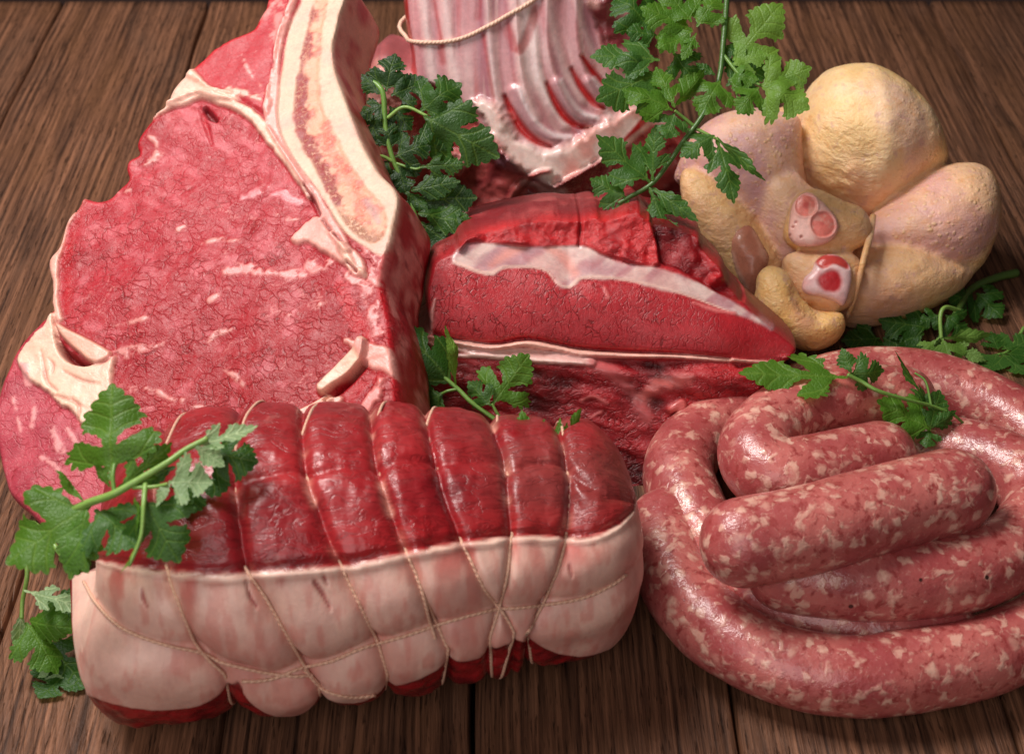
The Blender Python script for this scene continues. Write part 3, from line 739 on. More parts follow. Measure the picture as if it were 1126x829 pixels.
# ------------------------------------------------------------------ lamb rack at the back
def build_lamb():
    t = math.radians(62)
    n = nrm((-.06, -math.sin(t), math.cos(t)))
    p0 = np.array([0.0, 6.6, 0.0])
    OUT = [(436, -60), (441, -10), (446, 30), (452, 62), (452, 84), (436, 78), (420, 70), (408, 74), (400, 92), (403, 130), (415, 180), (432, 230), (455, 275), (480, 330), (560, 350), (660, 345), (735, 330), (758, 270), (764, 215), (760, 165), (744, 138), (726, 118), (722, 60), (716, 0), (716, -60), (600, -75), (500, -72)]
    R = Relief(OUT, p0, n, .075, 420)
    P, px = R.P, R.px; N = len(P); x, y = px.T
    w1 = fbm(P, .7, 3, 51); w2 = fbm(P, 2.4, 3, 52); wob = 2.5 * w1 + 2 * w2
    # rib coordinate: the ribs run down and sweep to the right near the ridge
    sweep = np.maximum(y - 20, 0) ** 1.9 * .0042
    q = x - sweep * sstep(500, 640, x) * 1.0
    C = np.tile(lin((198, 136, 140)), (N, 1))
    st = fbm(np.stack([q * .045, y * .005, 0 * x], -1), 1, 3, 53)
    st2 = fbm(np.stack([q * .13, y * .008, 0 * x], -1), 1, 2, 54)
    C = mix(C, lin((226, 192, 190)), sstep(0, .5, st)); C = mix(C, lin((164, 104, 116)), sstep(-.05, -.5, st) * .9)
    C = mix(C, lin((190, 84, 84)), sstep(.25, .7, st2) * .4); C = mix(C, lin((224, 186, 180)), sstep(-.3, -.7, st2) * .5)
    C = mix(C, lin((196, 78, 66)), sstep(.3, .8, fbm(P, 1.0, 3, 55)) * .35 * sstep(20, 45, y))
    H = np.zeros(N)
    ridge = np.maximum(0, 1 - np.abs(((q - 452) / 33.0) % 1 - .5) * 2)
    H += .22 * ridge ** 1.5 * sstep(500, 560, x) + .12 * st
    cyl = np.clip((x - 545) / 125.0, -1.2, 1.6)
    H += np.where(cyl < 0, -.7 * cyl ** 2, -1.15 * cyl ** 2)
    lab = np.zeros(N, int); K = np.zeros((N, 3)); K[:, 1] = .1
    def L(ln, w, c, h, soft=1.6, a=1.0, wb=.4):
        nonlocal C, H
        m = lmask(px, ln, w, soft, wob * wb) * a
        C = mix(C, c, m); H = H + h * m
        return m
    L([(443, -10), (447, 30), (452, 62), (455, 90)], [2, 2.6, 2.6, 2], lin((176, 34, 34)), -.05, 1.4)
    for ln, w, a in (([(462, -20), (470, 50), (476, 100)], 5, .7), ([(488, -20), (492, 40), (500, 90)], 6, .6), ([(535, -20), (540, 50), (545, 100), (552, 140)], 4, .7), ([(562, -20), (568, 40), (574, 90), (590, 130)], 4, .6), ([(578, 0), (588, 40), (592, 80), (604, 112), (622, 138)], 4, .75), ([(600, -20), (610, 40), (622, 80), (640, 110)], 4, .5), ([(630, -10), (645, 40), (662, 80), (680, 110)], 3, .5)):
        L(ln, w, lin((236, 208, 204)), .14, 5, a)
    for ln, w, a in (([(474, -10), (482, 30), (486, 50)], 1.5, .7), ([(532, 40), (538, 80), (545, 120)], 1.6, .7), ([(528, -10), (526, 20)], 3, .5), ([(590, 10), (580, 40), (572, 56)], 5, .6), ([(556, 30), (566, 52)], 6, .5), ([(484, 50), (486, 68)], 4, .5)):
        L(ln, w, lin((172, 44, 44)), -.03, 2.5, a)
    # red crescents between the ribs and the pale ridge they end on
    mem = np.zeros(N)
    for ln, w in (([(555, 106), (563, 124), (575, 143), (590, 156), (606, 162)], [1.5, 4, 5, 4, 1.5]), ([(601, 92), (609, 110), (621, 129), (636, 139), (651, 141)], [1.5, 3.5, 4.5, 3.5, 1.5]), ([(628, 76), (640, 98), (654, 114), (664, 119)], [1.5, 3, 4, 2]), ([(640, 62), (652, 80), (664, 92)], [1.5, 3, 2])):
        L(ln, w, lin((184, 24, 28)), -.16, 1.6, 1, .2)
    for ln in ([(566, 100), (574, 120), (588, 140), (606, 152), (622, 154)], [(612, 92), (622, 112), (636, 128), (652, 133)], [(648, 90), (662, 108)]):
        L(ln, [5, 6, 6, 5, 2][:len(ln)], lin((186, 140, 146)), .24, 5, .8)
        L([(a + 5, b - 3) for a, b in ln], 2, lin((232, 212, 212)), .06, 2, .7)  # whitish highlight painted along each band
    RID = [(520, 112), (545, 118), (560, 140), (575, 158), (595, 166), (612, 166), (632, 158), (655, 146), (680, 132), (700, 122), (716, 124), (716, 140), (700, 156), (682, 168), (664, 176), (645, 184), (626, 196), (608, 204), (590, 198), (570, 184), (552, 166), (535, 140)]
    rd = pmask(px, RID, 7, wob * 2.8)
    C = mix(C, lin((236, 204, 196)), rd); C = mix(C, lin((214, 110, 96)), rd * sstep(.1, .7, w1) * .6); H += rd * .45; lab[rd > .5] = 1
    # everything under the ridge is backbone and dark meat, set back
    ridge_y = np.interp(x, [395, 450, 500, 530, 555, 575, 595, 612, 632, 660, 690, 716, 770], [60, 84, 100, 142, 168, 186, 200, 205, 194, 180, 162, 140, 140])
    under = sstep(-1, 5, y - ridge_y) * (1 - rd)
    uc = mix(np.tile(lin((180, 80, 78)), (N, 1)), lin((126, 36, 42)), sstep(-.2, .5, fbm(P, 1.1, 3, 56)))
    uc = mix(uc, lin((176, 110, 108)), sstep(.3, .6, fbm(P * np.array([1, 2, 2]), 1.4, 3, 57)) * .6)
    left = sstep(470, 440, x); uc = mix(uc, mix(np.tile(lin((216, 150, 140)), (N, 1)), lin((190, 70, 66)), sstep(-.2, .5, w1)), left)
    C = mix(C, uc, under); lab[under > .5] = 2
    H -= under * (.35 + .05 * np.maximum(y - ridge_y, 0) / 4) * (1 - .6 * left); H += under * .35 * fbm(P, 1.0, 3, 58) + under * left * (.35 * fbm(P, 1.3, 3, 61) + .12 * fbm(P, 4, 2, 62))
    VER = [(606, 208), (622, 198), (642, 188), (662, 176), (674, 176), (672, 192), (660, 208), (646, 222), (632, 234), (618, 232), (610, 222)]
    ve = pmask(px, VER, 2, wob * .6); C = mix(C, lin((142, 40, 46)), ve); K[:, 2] = ve * .22; H += ve * .55; lab[ve > .5] = 3
    L([(676, 174), (668, 196), (652, 222), (640, 240)], [2, 2, 2, 1], lin((206, 130, 126)), .1)
    L([(705, 124), (712, 130), (698, 145), (684, 158)], [3, 4, 3, 2], lin((176, 24, 26)), .02, 2)
    L([(528, 148), (546, 158), (558, 172)], [7, 6, 3], lin((166, 66, 62)), .5, 5, .8, 1)
    L([(536, 166), (552, 176), (566, 184)], [5, 8, 4], lin((120, 80, 92)), .5, 4, .9, 1)
    L([(560, 220), (574, 202), (592, 190), (604, 188)], [3, 4, 3, 2], lin((176, 84, 80)), .35, 2)
    L([(575, 200), (596, 206), (614, 214), (622, 226)], [2, 6, 8, 5], lin((186, 140, 138)), .3, 4, .8, 1.5)
    L([(498, 172), (506, 180), (502, 192)], [5, 7, 5], lin((206, 130, 124)), .5, 3, .9, 1)
    L([(470, 160), (480, 178), (500, 182)], [3, 4, 3], lin((214, 160, 156)), .2, 3, .8, 1)
    # dark and pale neck scraps, top right
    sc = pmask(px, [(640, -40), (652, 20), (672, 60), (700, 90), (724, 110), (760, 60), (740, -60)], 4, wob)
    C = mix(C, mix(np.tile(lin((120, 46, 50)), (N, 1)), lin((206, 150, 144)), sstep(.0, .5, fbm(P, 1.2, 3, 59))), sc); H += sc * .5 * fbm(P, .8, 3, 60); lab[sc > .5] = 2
    re = .5
    H -= re * (1 - np.sqrt(np.clip(1 - (1 - np.minimum(R.d, re) / re) ** 2, 0, 1)))
    V, Fc = R.solid(H, (0, .98, -.2), 5.0, 8, .3)
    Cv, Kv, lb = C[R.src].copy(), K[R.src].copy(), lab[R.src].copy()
    sd = R.side > 0
    Cv[sd] = mix(Cv, np.tile(lin((170, 90, 92)), (len(V), 1)), sstep(0, .3, R.side))[sd]
    lb[sd & (lb == 3)] = 2
    fl = np.array([np.bincount(lb[np.array(f)]).argmax() for f in Fc])
    root = empty('lamb_rack', (p0[0], p0[1] + 4, 0), 'raw lamb rib rack with pale ribs and string around it, at the back', 'lamb rack')
    m1 = mat_meat('rib_membrane', 2.0, (1, 1, 1), rough=.36, bump=.35, grain=4, coat=.35, sss=.15, crough=.15)
    m2 = mat_meat('lamb_meat', 2.0, (1, 1, 1), rough=.38, bump=.8, grain=6, coat=.3)
    split_parts(V, Fc, fl, {0: ('rib_cage', m1, None), 1: ('fat_ridge', m1, None), 2: ('neck_meat', m2, None), 3: ('backbone', m2, None)}, root, Cv, Kv)
    register(V, Fc)
    b = bvh_of(V, Fc)
    pts = []
    for a, c in spline([(443, 30), (445, 38), (449, 43), (456, 46), (475, 47.5), (500, 45), (520, 38), (545, 25), (570, 11), (590, -2), (600, -12), (620, -22)], 60):
        h = cast(b, a, c)
        if h[0] is not None: pts.append(np.array(h[0]) + np.array(h[1]) * .09)
    pts = np.array(pts)
    for _ in range(4): pts[1:-1] = (pts[:-2] + 2 * pts[1:-1] + pts[2:]) / 4
    # hidden return round the back of the rack
    e0, e1 = pts[0], pts[-1]
    back = spline([e1, e1 + np.array([1.2, 1.5, .2]), e1 + np.array([.6, 5.2, .1]), e0 + np.array([2, 5.6, 0]), e0 + np.array([-.4, 2.0, 0]), e0], 40)
    V, F, uv = tube(np.vstack([pts, back[1:]]), .095, 10)
    link_mesh('string', V, F, MSTR, root, np.tile(lin((236, 196, 172)), (len(V), 1)), uvw=uv)

n_ = NT('butcher_string'); _uv = n_.coords((1, 1, 1), attr='UVW'); _s = n_.new('SeparateXYZ'); n_.set(_s.inputs[0], _uv)
_tw = n_.math('SINE', n_.math('ADD', n_.math('MULTIPLY', _s.outputs[0], 34), n_.math('MULTIPLY', _s.outputs[1], 30)))
MSTR = n_.fin(n_.mix(n_.math('MULTIPLY_ADD', _tw, .14, .16), n_.new('Attribute', attribute_name='Col').outputs['Color'], tuple(lin((170, 110, 90)))), .7, n_.bump(_tw, .35, .0003), .1, .001)
build_lamb()
# ------------------------------------------------------------------ tied rolled roast, front left
def build_roast():
    NS, NP = 340, 300
    # centre line traced in the photo; radius from the traced top and bottom outlines
    sx = np.array([92, 130, 200, 300, 400, 500, 600, 660, 702])
    top = np.array([590, 535, 490, 472, 466, 463, 475, 497, 545])
    bot = np.array([745, 782, 790, 790, 780, 752, 728, 722, 680])
    def frame(u):
        pxs = 92 + u * 610
        R = np.interp(u, [0, .25, .5, .75, 1], [4.62, 4.55, 4.25, 3.75, 3.45])
        return pxs, R
    A = np.array([-13.2, -15.0, 4.45]); B = np.array([4.15, -12.6, 3.35])
    ax = nrm((B - A) * np.array([1, 1, 0])); Ln = np.linalg.norm((B - A)[:2])
    n1 = np.cross(ax, [0, 0, 1.0])         # towards the camera
    if n1[1] > 0: n1 = -n1
    n2 = np.array([0, 0, 1.0])
    def sup(ph, e):
        c, s_ = np.cos(ph), np.sin(ph)
        return (np.abs(c) ** e + np.abs(s_) ** e) ** (-1 / e)
    def base(s, ph):
        s = np.asarray(s, float); ph = np.asarray(ph, float)
        Rz = np.interp(s, [0, .3, .55, .8, 1], [4.62, 4.65, 4.45, 3.85, 3.45])
        cap = np.minimum(np.minimum(s, 1 - s) * Ln / 2.1, 1)
        cap = np.where(s < .5, np.minimum(s * Ln / 1.7, 1), np.minimum((1 - s) * Ln / 2.3, 1))
        rf = (1 - (1 - cap) ** 2.6) ** (1 / 2.6)
        capt = np.minimum(s * Ln / 5.2, 1); rft = (1 - (1 - capt) ** 2.2) ** (1 / 2.2)
        wt = sstep(.15, .85, np.sin(ph + .15)); rf = rf * (1 - wt) + np.minimum(rf, rft) * wt
        rr = Rz * sup(ph - math.pi / 4 * 0 , 2.5) * np.maximum(rf, .02)
        return Rz, rr
    def pos(s, ph, dr=0):
        Rz, rr = base(s, ph)
        c = A[None] * np.array([1, 1, 0]) + np.asarray(s)[:, None] * Ln * ax
        cz = np.interp(s, [0, .3, .55, .8, 1], [4.55, 4.55, 4.42, 3.95, 3.95])
        bend = .35 * np.sin(np.asarray(s) * math.pi)
        c = c + np.outer(bend, n1); c[:, 2] += cz
        c = c - np.outer(.95 * sstep(.22, 0, np.asarray(s)) * sstep(.55, -.5, np.sin(ph)) * (np.cos(ph) > -.6), ax)
        r = rr + dr
        return c + (r * np.cos(ph))[:, None] * n1 + (r * np.sin(ph))[:, None] * n2
    s1 = np.concatenate([np.linspace(0, .05, 18, endpoint=False), np.linspace(.05, .93, NS - 40, endpoint=False), np.linspace(.93, 1, 22)])
    NSs = len(s1)
    ph1 = np.linspace(-math.pi, math.pi, NP, endpoint=False)
    Sg, Pg = [g.ravel() for g in np.meshgrid(s1, ph1, indexing='ij')]
    V0 = pos(Sg, Pg)
    F = []
    for i in range(NSs - 1):
        for k in range(NP):
            k2 = (k + 1) % NP
            F.append([i * NP + k, (i + 1) * NP + k, (i + 1) * NP + k2, i * NP + k2])
    # raycast traced lines to (s, phi)
    G = 4
    sub = [[a for a in f] for f in F]
    bv = bvh_of(V0, sub)
    def sp(x, y):
        h = cast(bv, x, y)
        if h[0] is None:
            # off the outline: nearest point of the surface to the ray
            d = ray(np.array(x), np.array(y)); t = 47.0
            q = bv.find_nearest(Vector(CAM + d * t)); loc, fi = q[0], q[2]
        else: loc, fi = h[0], h[2]
        f = F[fi]; w = np.array([1 / (1e-4 + np.linalg.norm(V0[j] - np.array(loc))) for j in f]); w /= w.sum()
        phs = np.array([Pg[j] for j in f]); phs = np.where(phs - phs[0] > math.pi, phs - 2 * math.pi, np.where(phs - phs[0] < -math.pi, phs + 2 * math.pi, phs))
        return float(sum(w * np.array([Sg[j] for j in f]))), float(sum(w * phs))
    def tr(pts, n=28): return np.array([sp(a, b) for a, b in spline(pts, n)])
    TIES = [[(168, 540), (176, 590), (184, 625), (187, 640), (197, 665), (213, 705), (229, 726), (248, 742)],
            [(259, 500), (259, 540), (264, 590), (272, 630), (283, 645), (297, 668), (310, 690), (326, 718), (340, 742), (352, 752)],
            [(332, 480), (335, 512), (341, 537), (352, 564), (364, 597), (376, 622), (384, 640), (400, 672), (415, 708), (426, 740)],
            [(410, 474), (413, 507), (423, 540), (434, 574), (446, 607), (456, 628), (468, 660), (480, 688), (494, 712)],
            [(470, 470), (475, 495), (482, 520), (489, 548), (500, 575), (508, 598), (515, 609), (530, 640), (548, 668), (566, 694)],
            [(545, 473), (552, 496), (557, 518), (559, 549), (561, 575), (562, 592), (559, 615), (553, 650), (546, 682), (538, 700)],
            [(619, 487), (622, 512), (626, 531), (625, 562), (622, 592), (617, 612), (604, 650), (588, 682), (578, 696)]]
    TR = [tr(t) for t in TIES]
    def tie_s(k, ph):
        t = TR[k]; o = np.argsort(t[:, 1]); p, s_ = t[o, 1], t[o, 0]
        # beyond the traced part ease towards the mean
        r = np.interp(ph, p, s_)
        return r
    BND = tr([(93, 612), (110, 617), (140, 622), (180, 627), (230, 631), (270, 631), (300, 628), (340, 624), (376, 622), (400, 618), (440, 609), (480, 601), (508, 596), (540, 593), (562, 590), (600, 590), (624, 591), (650, 590), (675, 580), (692, 568), (701, 555)], 80)
    LOW = tr([(93, 752), (96, 760), (120, 771), (168, 779), (207, 776), (239, 766), (262, 748), (270, 760), (287, 775), (308, 784), (335, 783), (358, 766), (392, 771), (430, 755), (479, 733), (493, 723), (524, 720), (538, 709), (569, 699), (579, 703), (607, 716), (642, 719), (676, 706), (694, 680)], 110)
    LONG = tr([(91, 640), (106, 662), (128, 686), (152, 699), (186, 710), (218, 717), (250, 729), (282, 737), (300, 741), (330, 734), (365, 726), (399, 712), (451, 697), (486, 685), (538, 671), (572, 668), (607, 664), (642, 657), (673, 643), (692, 628)], 90)
    CRE = tr([(262, 533), (300, 524), (330, 519), (345, 521), (380, 516), (412, 516), (440, 509), (472, 508), (500, 511), (550, 509), (560, 518), (590, 512), (622, 512), (640, 530), (668, 548)], 60)
    def fn(T, s):
        o = np.argsort(T[:, 0]); return np.interp(s, T[o, 0], T[o, 1])
    bnd = fn(BND, Sg); low = fn(LOW, Sg); lng = fn(LONG, Sg); cre = fn(CRE, Sg)
    Rm = 4.2
    W3 = V0
    w1 = fbm(W3, .6, 3, 71); w2 = fbm(W3, 2.2, 3, 72)
    pr0 = project(V0)[0]
    # ties: grooves, bulges between
    ts = np.stack([tie_s(k, Pg) for k in range(7)], 0)
    dcm = np.abs(Sg[None] - ts) * Ln
    dt = dcm.min(0)
    red = sstep(-.012, .012, Pg - bnd + .012 * w2) * sstep(2.75, 2.7, Pg)
    redx = sstep(2.5, -2.5, pr0[:, 1] - np.interp(pr0[:, 0], [80, 93, 110, 140, 180], [608, 612, 617, 622, 627]) + 2 * w2)
    red = np.where(Sg < .10, redx, red)
    gw = .42 + .12 * red
    deep = (.36 + .10 * red + .08 * sstep(-.3, -.9, Pg))
    st_ = np.sort(np.concatenate([np.full((1, len(Sg)), -.02), ts, np.full((1, len(Sg)), 1.03)], 0), 0)
    ub = np.zeros(len(Sg)); wd = np.ones(len(Sg))
    for k in range(8):
        mm = (Sg >= st_[k]) & (Sg <= st_[k + 1]); wv = np.maximum(st_[k + 1] - st_[k], 1e-3)
        ub[mm] = ((Sg - st_[k]) / wv)[mm]; wd[mm] = wv[mm]
    amp = np.minimum(wd * Ln / 2.2, 1.15) * (.78 - .14 * red)
    pil = 1 - np.abs(2 * ub - 1) ** 3.6
    inner = (Sg > ts.min(0)) & (Sg < ts.max(0))
    dr = deep * 1.05 * amp * (np.where(inner, pil, np.maximum(pil, 1 - np.exp(-(dt / .5) ** 1.3))) - 1) - .10 * np.exp(-(dt / .13) ** 2) + .10
    sk = 1 - red
    lowm = sstep(.03, -.03, Pg - low)
    dl = np.abs(Pg - lng) * Rm
    dr -= sk * (1 - lowm) * (.26 * np.exp(-(dl / .40) ** 1.3))
    dr += sk * .22 * np.exp(-((dl - 1.1) / .8) ** 2)
    # lobes of the lower edge, tucked in where strings pull
    dr -= .55 * sk * np.exp(-(dt / .55) ** 1.5) * sstep(-.45, -1.1, Pg) * sstep(.15, .3, Sg)
    dc = np.abs(Pg - cre) * Rm
    dr -= red * (.13 * np.exp(-(dc / .10) ** 1.2)) * (.5 + .5 * sstep(-.4, .3, w1)) - red * .09 * np.exp(-((dc - .7) / .5) ** 2)
    # the rind stands a little proud of the red meat at both its borders
    bd = (bnd - Pg) * Rm
    dr += .10 * np.exp(-((bd - .10) / .09) ** 2) - .12 * np.exp(-((bd + .10) / .10) ** 2)
    dr -= lowm * .14
    dr += red * (.07 * w1 + .05 * w2) + sk * .05 * w1 + lowm * .12 * fbm(W3, 1.8, 3, 73)
    fold = fbm(np.stack([Sg * Ln * .55, Pg * 5.0 + .6 * w1, 0 * Sg], -1), 1, 3, 74); dr += red * .03 * np.abs(fold)
    dr *= sstep(0, .02, Sg) * sstep(1, .985, Sg)
    V = pos(Sg, Pg, dr)
    V[:, 2] = np.maximum(V[:, 2], .03 + .02 * np.abs(w2))
    # colours
    C = np.tile(lin((146, 28, 34)), (len(V), 1))
    C = mix(C, lin((162, 40, 44)), sstep(.0, .6, w1)); C = mix(C, lin((120, 18, 26)), sstep(-.1, -.6, w1) * .7)
    C = mix(C, lin((170, 34, 38)), sstep(.9, .1, dc) * .35)
    dry = sstep(.62, .8, Sg) * sstep(-.1, .5, fbm(W3, .5, 2, 75) + .35); C = mix(C, lin((130, 62, 58)), dry * .6)
    frd = sstep(.35, .02, Pg - bnd) * sstep(.3, .5, Sg); C = mix(C, lin((176, 30, 34)), frd * .6)
    gl = np.exp(-(dt / .16) ** 2); C = mix(C, lin((226, 160, 140)), red * gl * sstep(.05, .5, fbm(W3, 1.3, 2, 76)) * sstep(.5, 1.1, Pg) * .8)
    skc = np.tile(lin((226, 178, 162)), (len(V), 1))
    skc = mix(skc, lin((204, 130, 120)), sstep(-.15, .5, fbm(W3 * np.array([1, 1, .6]), .65, 3, 77)) * .5)
    vein = fbm(np.stack([Sg * Ln * 1.5 + .4 * w1, Pg * 1.7, 0 * Sg], -1), 1, 4, 78)
    upz = sstep(1.4, .25, bd) * sstep(0, .12, bd)
    skc = mix(skc, lin((186, 74, 68)), sstep(.02, .55, vein) * (.28 + .5 * upz)); skc = mix(skc, lin((206, 120, 108)), sstep(.0, .5, fbm(np.stack([Sg * Ln * 4, Pg * 6, w1], -1), 1, 3, 79)) * .5)
    skc = mix(skc, lin((234, 196, 178)), sstep(.26, .08, bd + .06 * w2) * .6)
    skc = mix(skc, lin((172, 60, 60)), sstep(.25, .6, vein) * sstep(.6, .3, np.abs(Sg - .72) * 8) * sstep(-.3, -.6, Pg) * .8)
    # two little tears in the rind
    for (a, b, L_) in ((.112, .62, .4), (.116 + .006, .55, .35), (.352, .70, .5), (.365, .62, .45), (.275, .75, .5)):
        pass
    C = mix(C, skc, 1 - red)
    pr, _ = project(V)
    for ln, w in (([(156, 648), (158, 660), (163, 668)], [1, 2.6, .8]), ([(270, 640), (276, 658), (283, 668)], [1, 2, 1]), ([(346, 640), (354, 652), (363, 668)], [2, 2.4, .8]), ([(356, 634), (360, 642)], [2, 1]), ([(626, 622), (629, 634)], [1.2, 1.0])):
        m = lmask(pr, ln, w, 1.5, 1.2 * w2) * (Pg > -1.6) * (Pg < 1.2); C = mix(C, lin((150, 34, 36)), m * .85); V -= (m * .10)[:, None] * nrm(n1 + n2)
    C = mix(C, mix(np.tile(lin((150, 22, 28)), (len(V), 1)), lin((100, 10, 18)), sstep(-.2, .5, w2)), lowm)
    endr = sstep(.985, .97, Sg) ; 
    K = np.zeros((len(V), 3)); K[:, 0] = .3 * red; K[:, 1] = red * .1
    uvw = np.stack([Sg * Ln, Pg * Rm, w1], -1)
    lab = np.where(red > .5, 0, np.where(lowm > .5, 2, 1))
    nb = len(V)
    V = np.vstack([V, V[:NP].mean(0)[None], V[-NP:].mean(0)[None]])
    C = np.vstack([C, C[:1], C[-2:-1]]); K = np.vstack([K, K[:2]]); uvw = np.vstack([uvw, uvw[:1], uvw[-1:]]); lab = np.concatenate([lab, [1, 1]])
    for k in range(NP):
        k2 = (k + 1) % NP
        F.append([nb, k, k2]); F.append([nb + 1, (NSs - 1) * NP + k2, (NSs - 1) * NP + k])
    fl = np.array([np.bincount(lab[np.array(f)]).argmax() for f in F])
    root = empty('tied_roast', ((A[0] + B[0]) / 2, (A[1] + B[1]) / 2, 0), 'string-tied rolled roast, dark red top and pale fat rind, front left', 'roast')
    # materials: muscle fibres run along the roll
    n = NT('roast_lean')
    att = n.new('Attribute', attribute_name='Col').outputs['Color']
    uv = n.coords((1, 1, 1), attr='UVW'); v0 = n.coords((100, 100, 100))
    uvd = n.warp(uv, .8, .5)
    fb = n.noise(n.vmath('MULTIPLY', uvd, (.8, 9, 1)), 1, 4, .6).outputs[0]
    fo = n.noise(n.vmath('MULTIPLY', uvd, (.9, 2.4, 1)), 1, 4, .6, .8).outputs[0]
    gr = n.noise(v0, 9, 3).outputs[0]
    wr = n.ramp(n.math('ABSOLUTE', n.math('SUBTRACT', fo, .5)), .0, .05, 1, 0)
    col = n.mix(1.0, att, n.mix(fb, (.80, .80, .80), (1.2, 1.2, 1.2)), 'MULTIPLY')
    col = n.mix(n.math('MULTIPLY', wr, .45), col, n.mix(1.0, col, (.45, .30, .32), 'MULTIPLY'))
    film = n.ramp(n.noise(v0, .9, 4, .6, .4).outputs[0], .60, .75)
    col = n.mix(n.math('MULTIPLY', film, .22), col, tuple(lin((214, 140, 130))))
    h = n.math('SUBTRACT', n.math('MULTIPLY_ADD', fb, .35, n.math('MULTIPLY', gr, .12)), n.math('MULTIPLY', wr, .14))
    h = n.math('MULTIPLY_ADD', fo, .4, h)
    m1 = n.fin(col, n.math('MULTIPLY_ADD', n.noise(v0, 1.6, 3).outputs[0], .35, .20), n.bump(h, .5, .0012), .06, .003, coat=.2, coat_rough=.15)
    m2 = mat_meat('fat_rind', 2.0, (1, 1, .6), rough=.44, bump=.4, grain=5, coat=.18, sss=.15, crough=.3, gm=.13)
    m3 = mat_meat('roast_wet', 1.8, rough=.3, bump=.8, grain=5, coat=.35)
    split_parts(V, F, fl, {0: ('lean_meat', m1, None), 1: ('fat_rind', m2, None), 2: ('lower_meat', m3, None)}, root, C, K, uvw)
    register(V, F)
    # strings: real loops lying in the grooves
    bb = bvh_of(V, F)
    strc = lin((224, 178, 152))
    def lay(pts, n, name, close=None, r=.052, lift=.045, sink=False):
        P = []
        for a, c in spline(pts, n):
            h_ = cast(bb, a, c)
            if h_[0] is not None:
                q_ = np.array(h_[0]); up_ = sink and red[F[h_[2]][0] if F[h_[2]][0] < len(red) else 0] > .5
                P.append(q_ + np.array(h_[1]) * (-.075 if up_ else lift))
        P = np.array(P)
        for _ in range(4): P[1:-1] = (P[:-2] + 2 * P[1:-1] + P[2:]) / 4
        if close is not None: P = np.vstack([P, close(P)])
        v, f, u = tube(P, r, 8)
        link_mesh(name, v, f, MSTR, root, np.tile(strc, (len(v), 1)), uvw=u)
    def wrap(P):
        a, b = P[-1], P[0]
        c = (a + b) / 2 + np.array([0, 4.0, 0])
        ctr = np.array([(a[0] + b[0]) / 2, -13.5, 4.0])
        pts = [a]
        for w in (.02, .05, .09, .14, .2, .27, .35, .45, .55, .65, .75, .85, .92, .96):
            ang0 = math.atan2(a[2] - ctr[2], a[1] - ctr[1]); ang1 = math.atan2(b[2] - ctr[2], b[1] - ctr[1])
            if ang1 < ang0: ang1 += 2 * math.pi
            ang = ang0 + (ang1 - ang0) * w
            o = ctr + 9 * np.array([0, math.cos(ang), math.sin(ang)]); o[0] = a[0] + (b[0] - a[0]) * w
            h_ = bb.ray_cast(Vector(o), Vector(ctr + np.array([o[0] - ctr[0], 0, 0]) - o).normalized())
            if h_[0] is not None:
                q = np.array(h_[0]) + np.array(h_[1]) * .0; q[2] = max(q[2], .03); pts.append(q)
        pts.append(b)
        return spline(pts, 70)[1:]
    for k, t in enumerate(TIES): lay(t, 90, 'tie_string', wrap, sink=True)
    lay([(93, 640), (106, 662), (128, 686), (152, 699), (186, 710), (218, 717), (250, 729), (282, 737), (300, 740), (325, 743), (345, 741)], 120, 'long_string')
    lay([(266, 748), (285, 748), (305, 744), (330, 734), (365, 726), (399, 712), (451, 697), (486, 685), (538, 671), (572, 668), (607, 664), (642, 657), (673, 643), (688, 632)], 140, 'long_string', r=.055)
    lay([(334, 736), (348, 752), (366, 761), (388, 765), (412, 763)], 40, 'long_string')
    lay([(458, 634), (464, 655), (470, 678), (478, 702)], 30, 'long_string', r=.055)
build_roast()

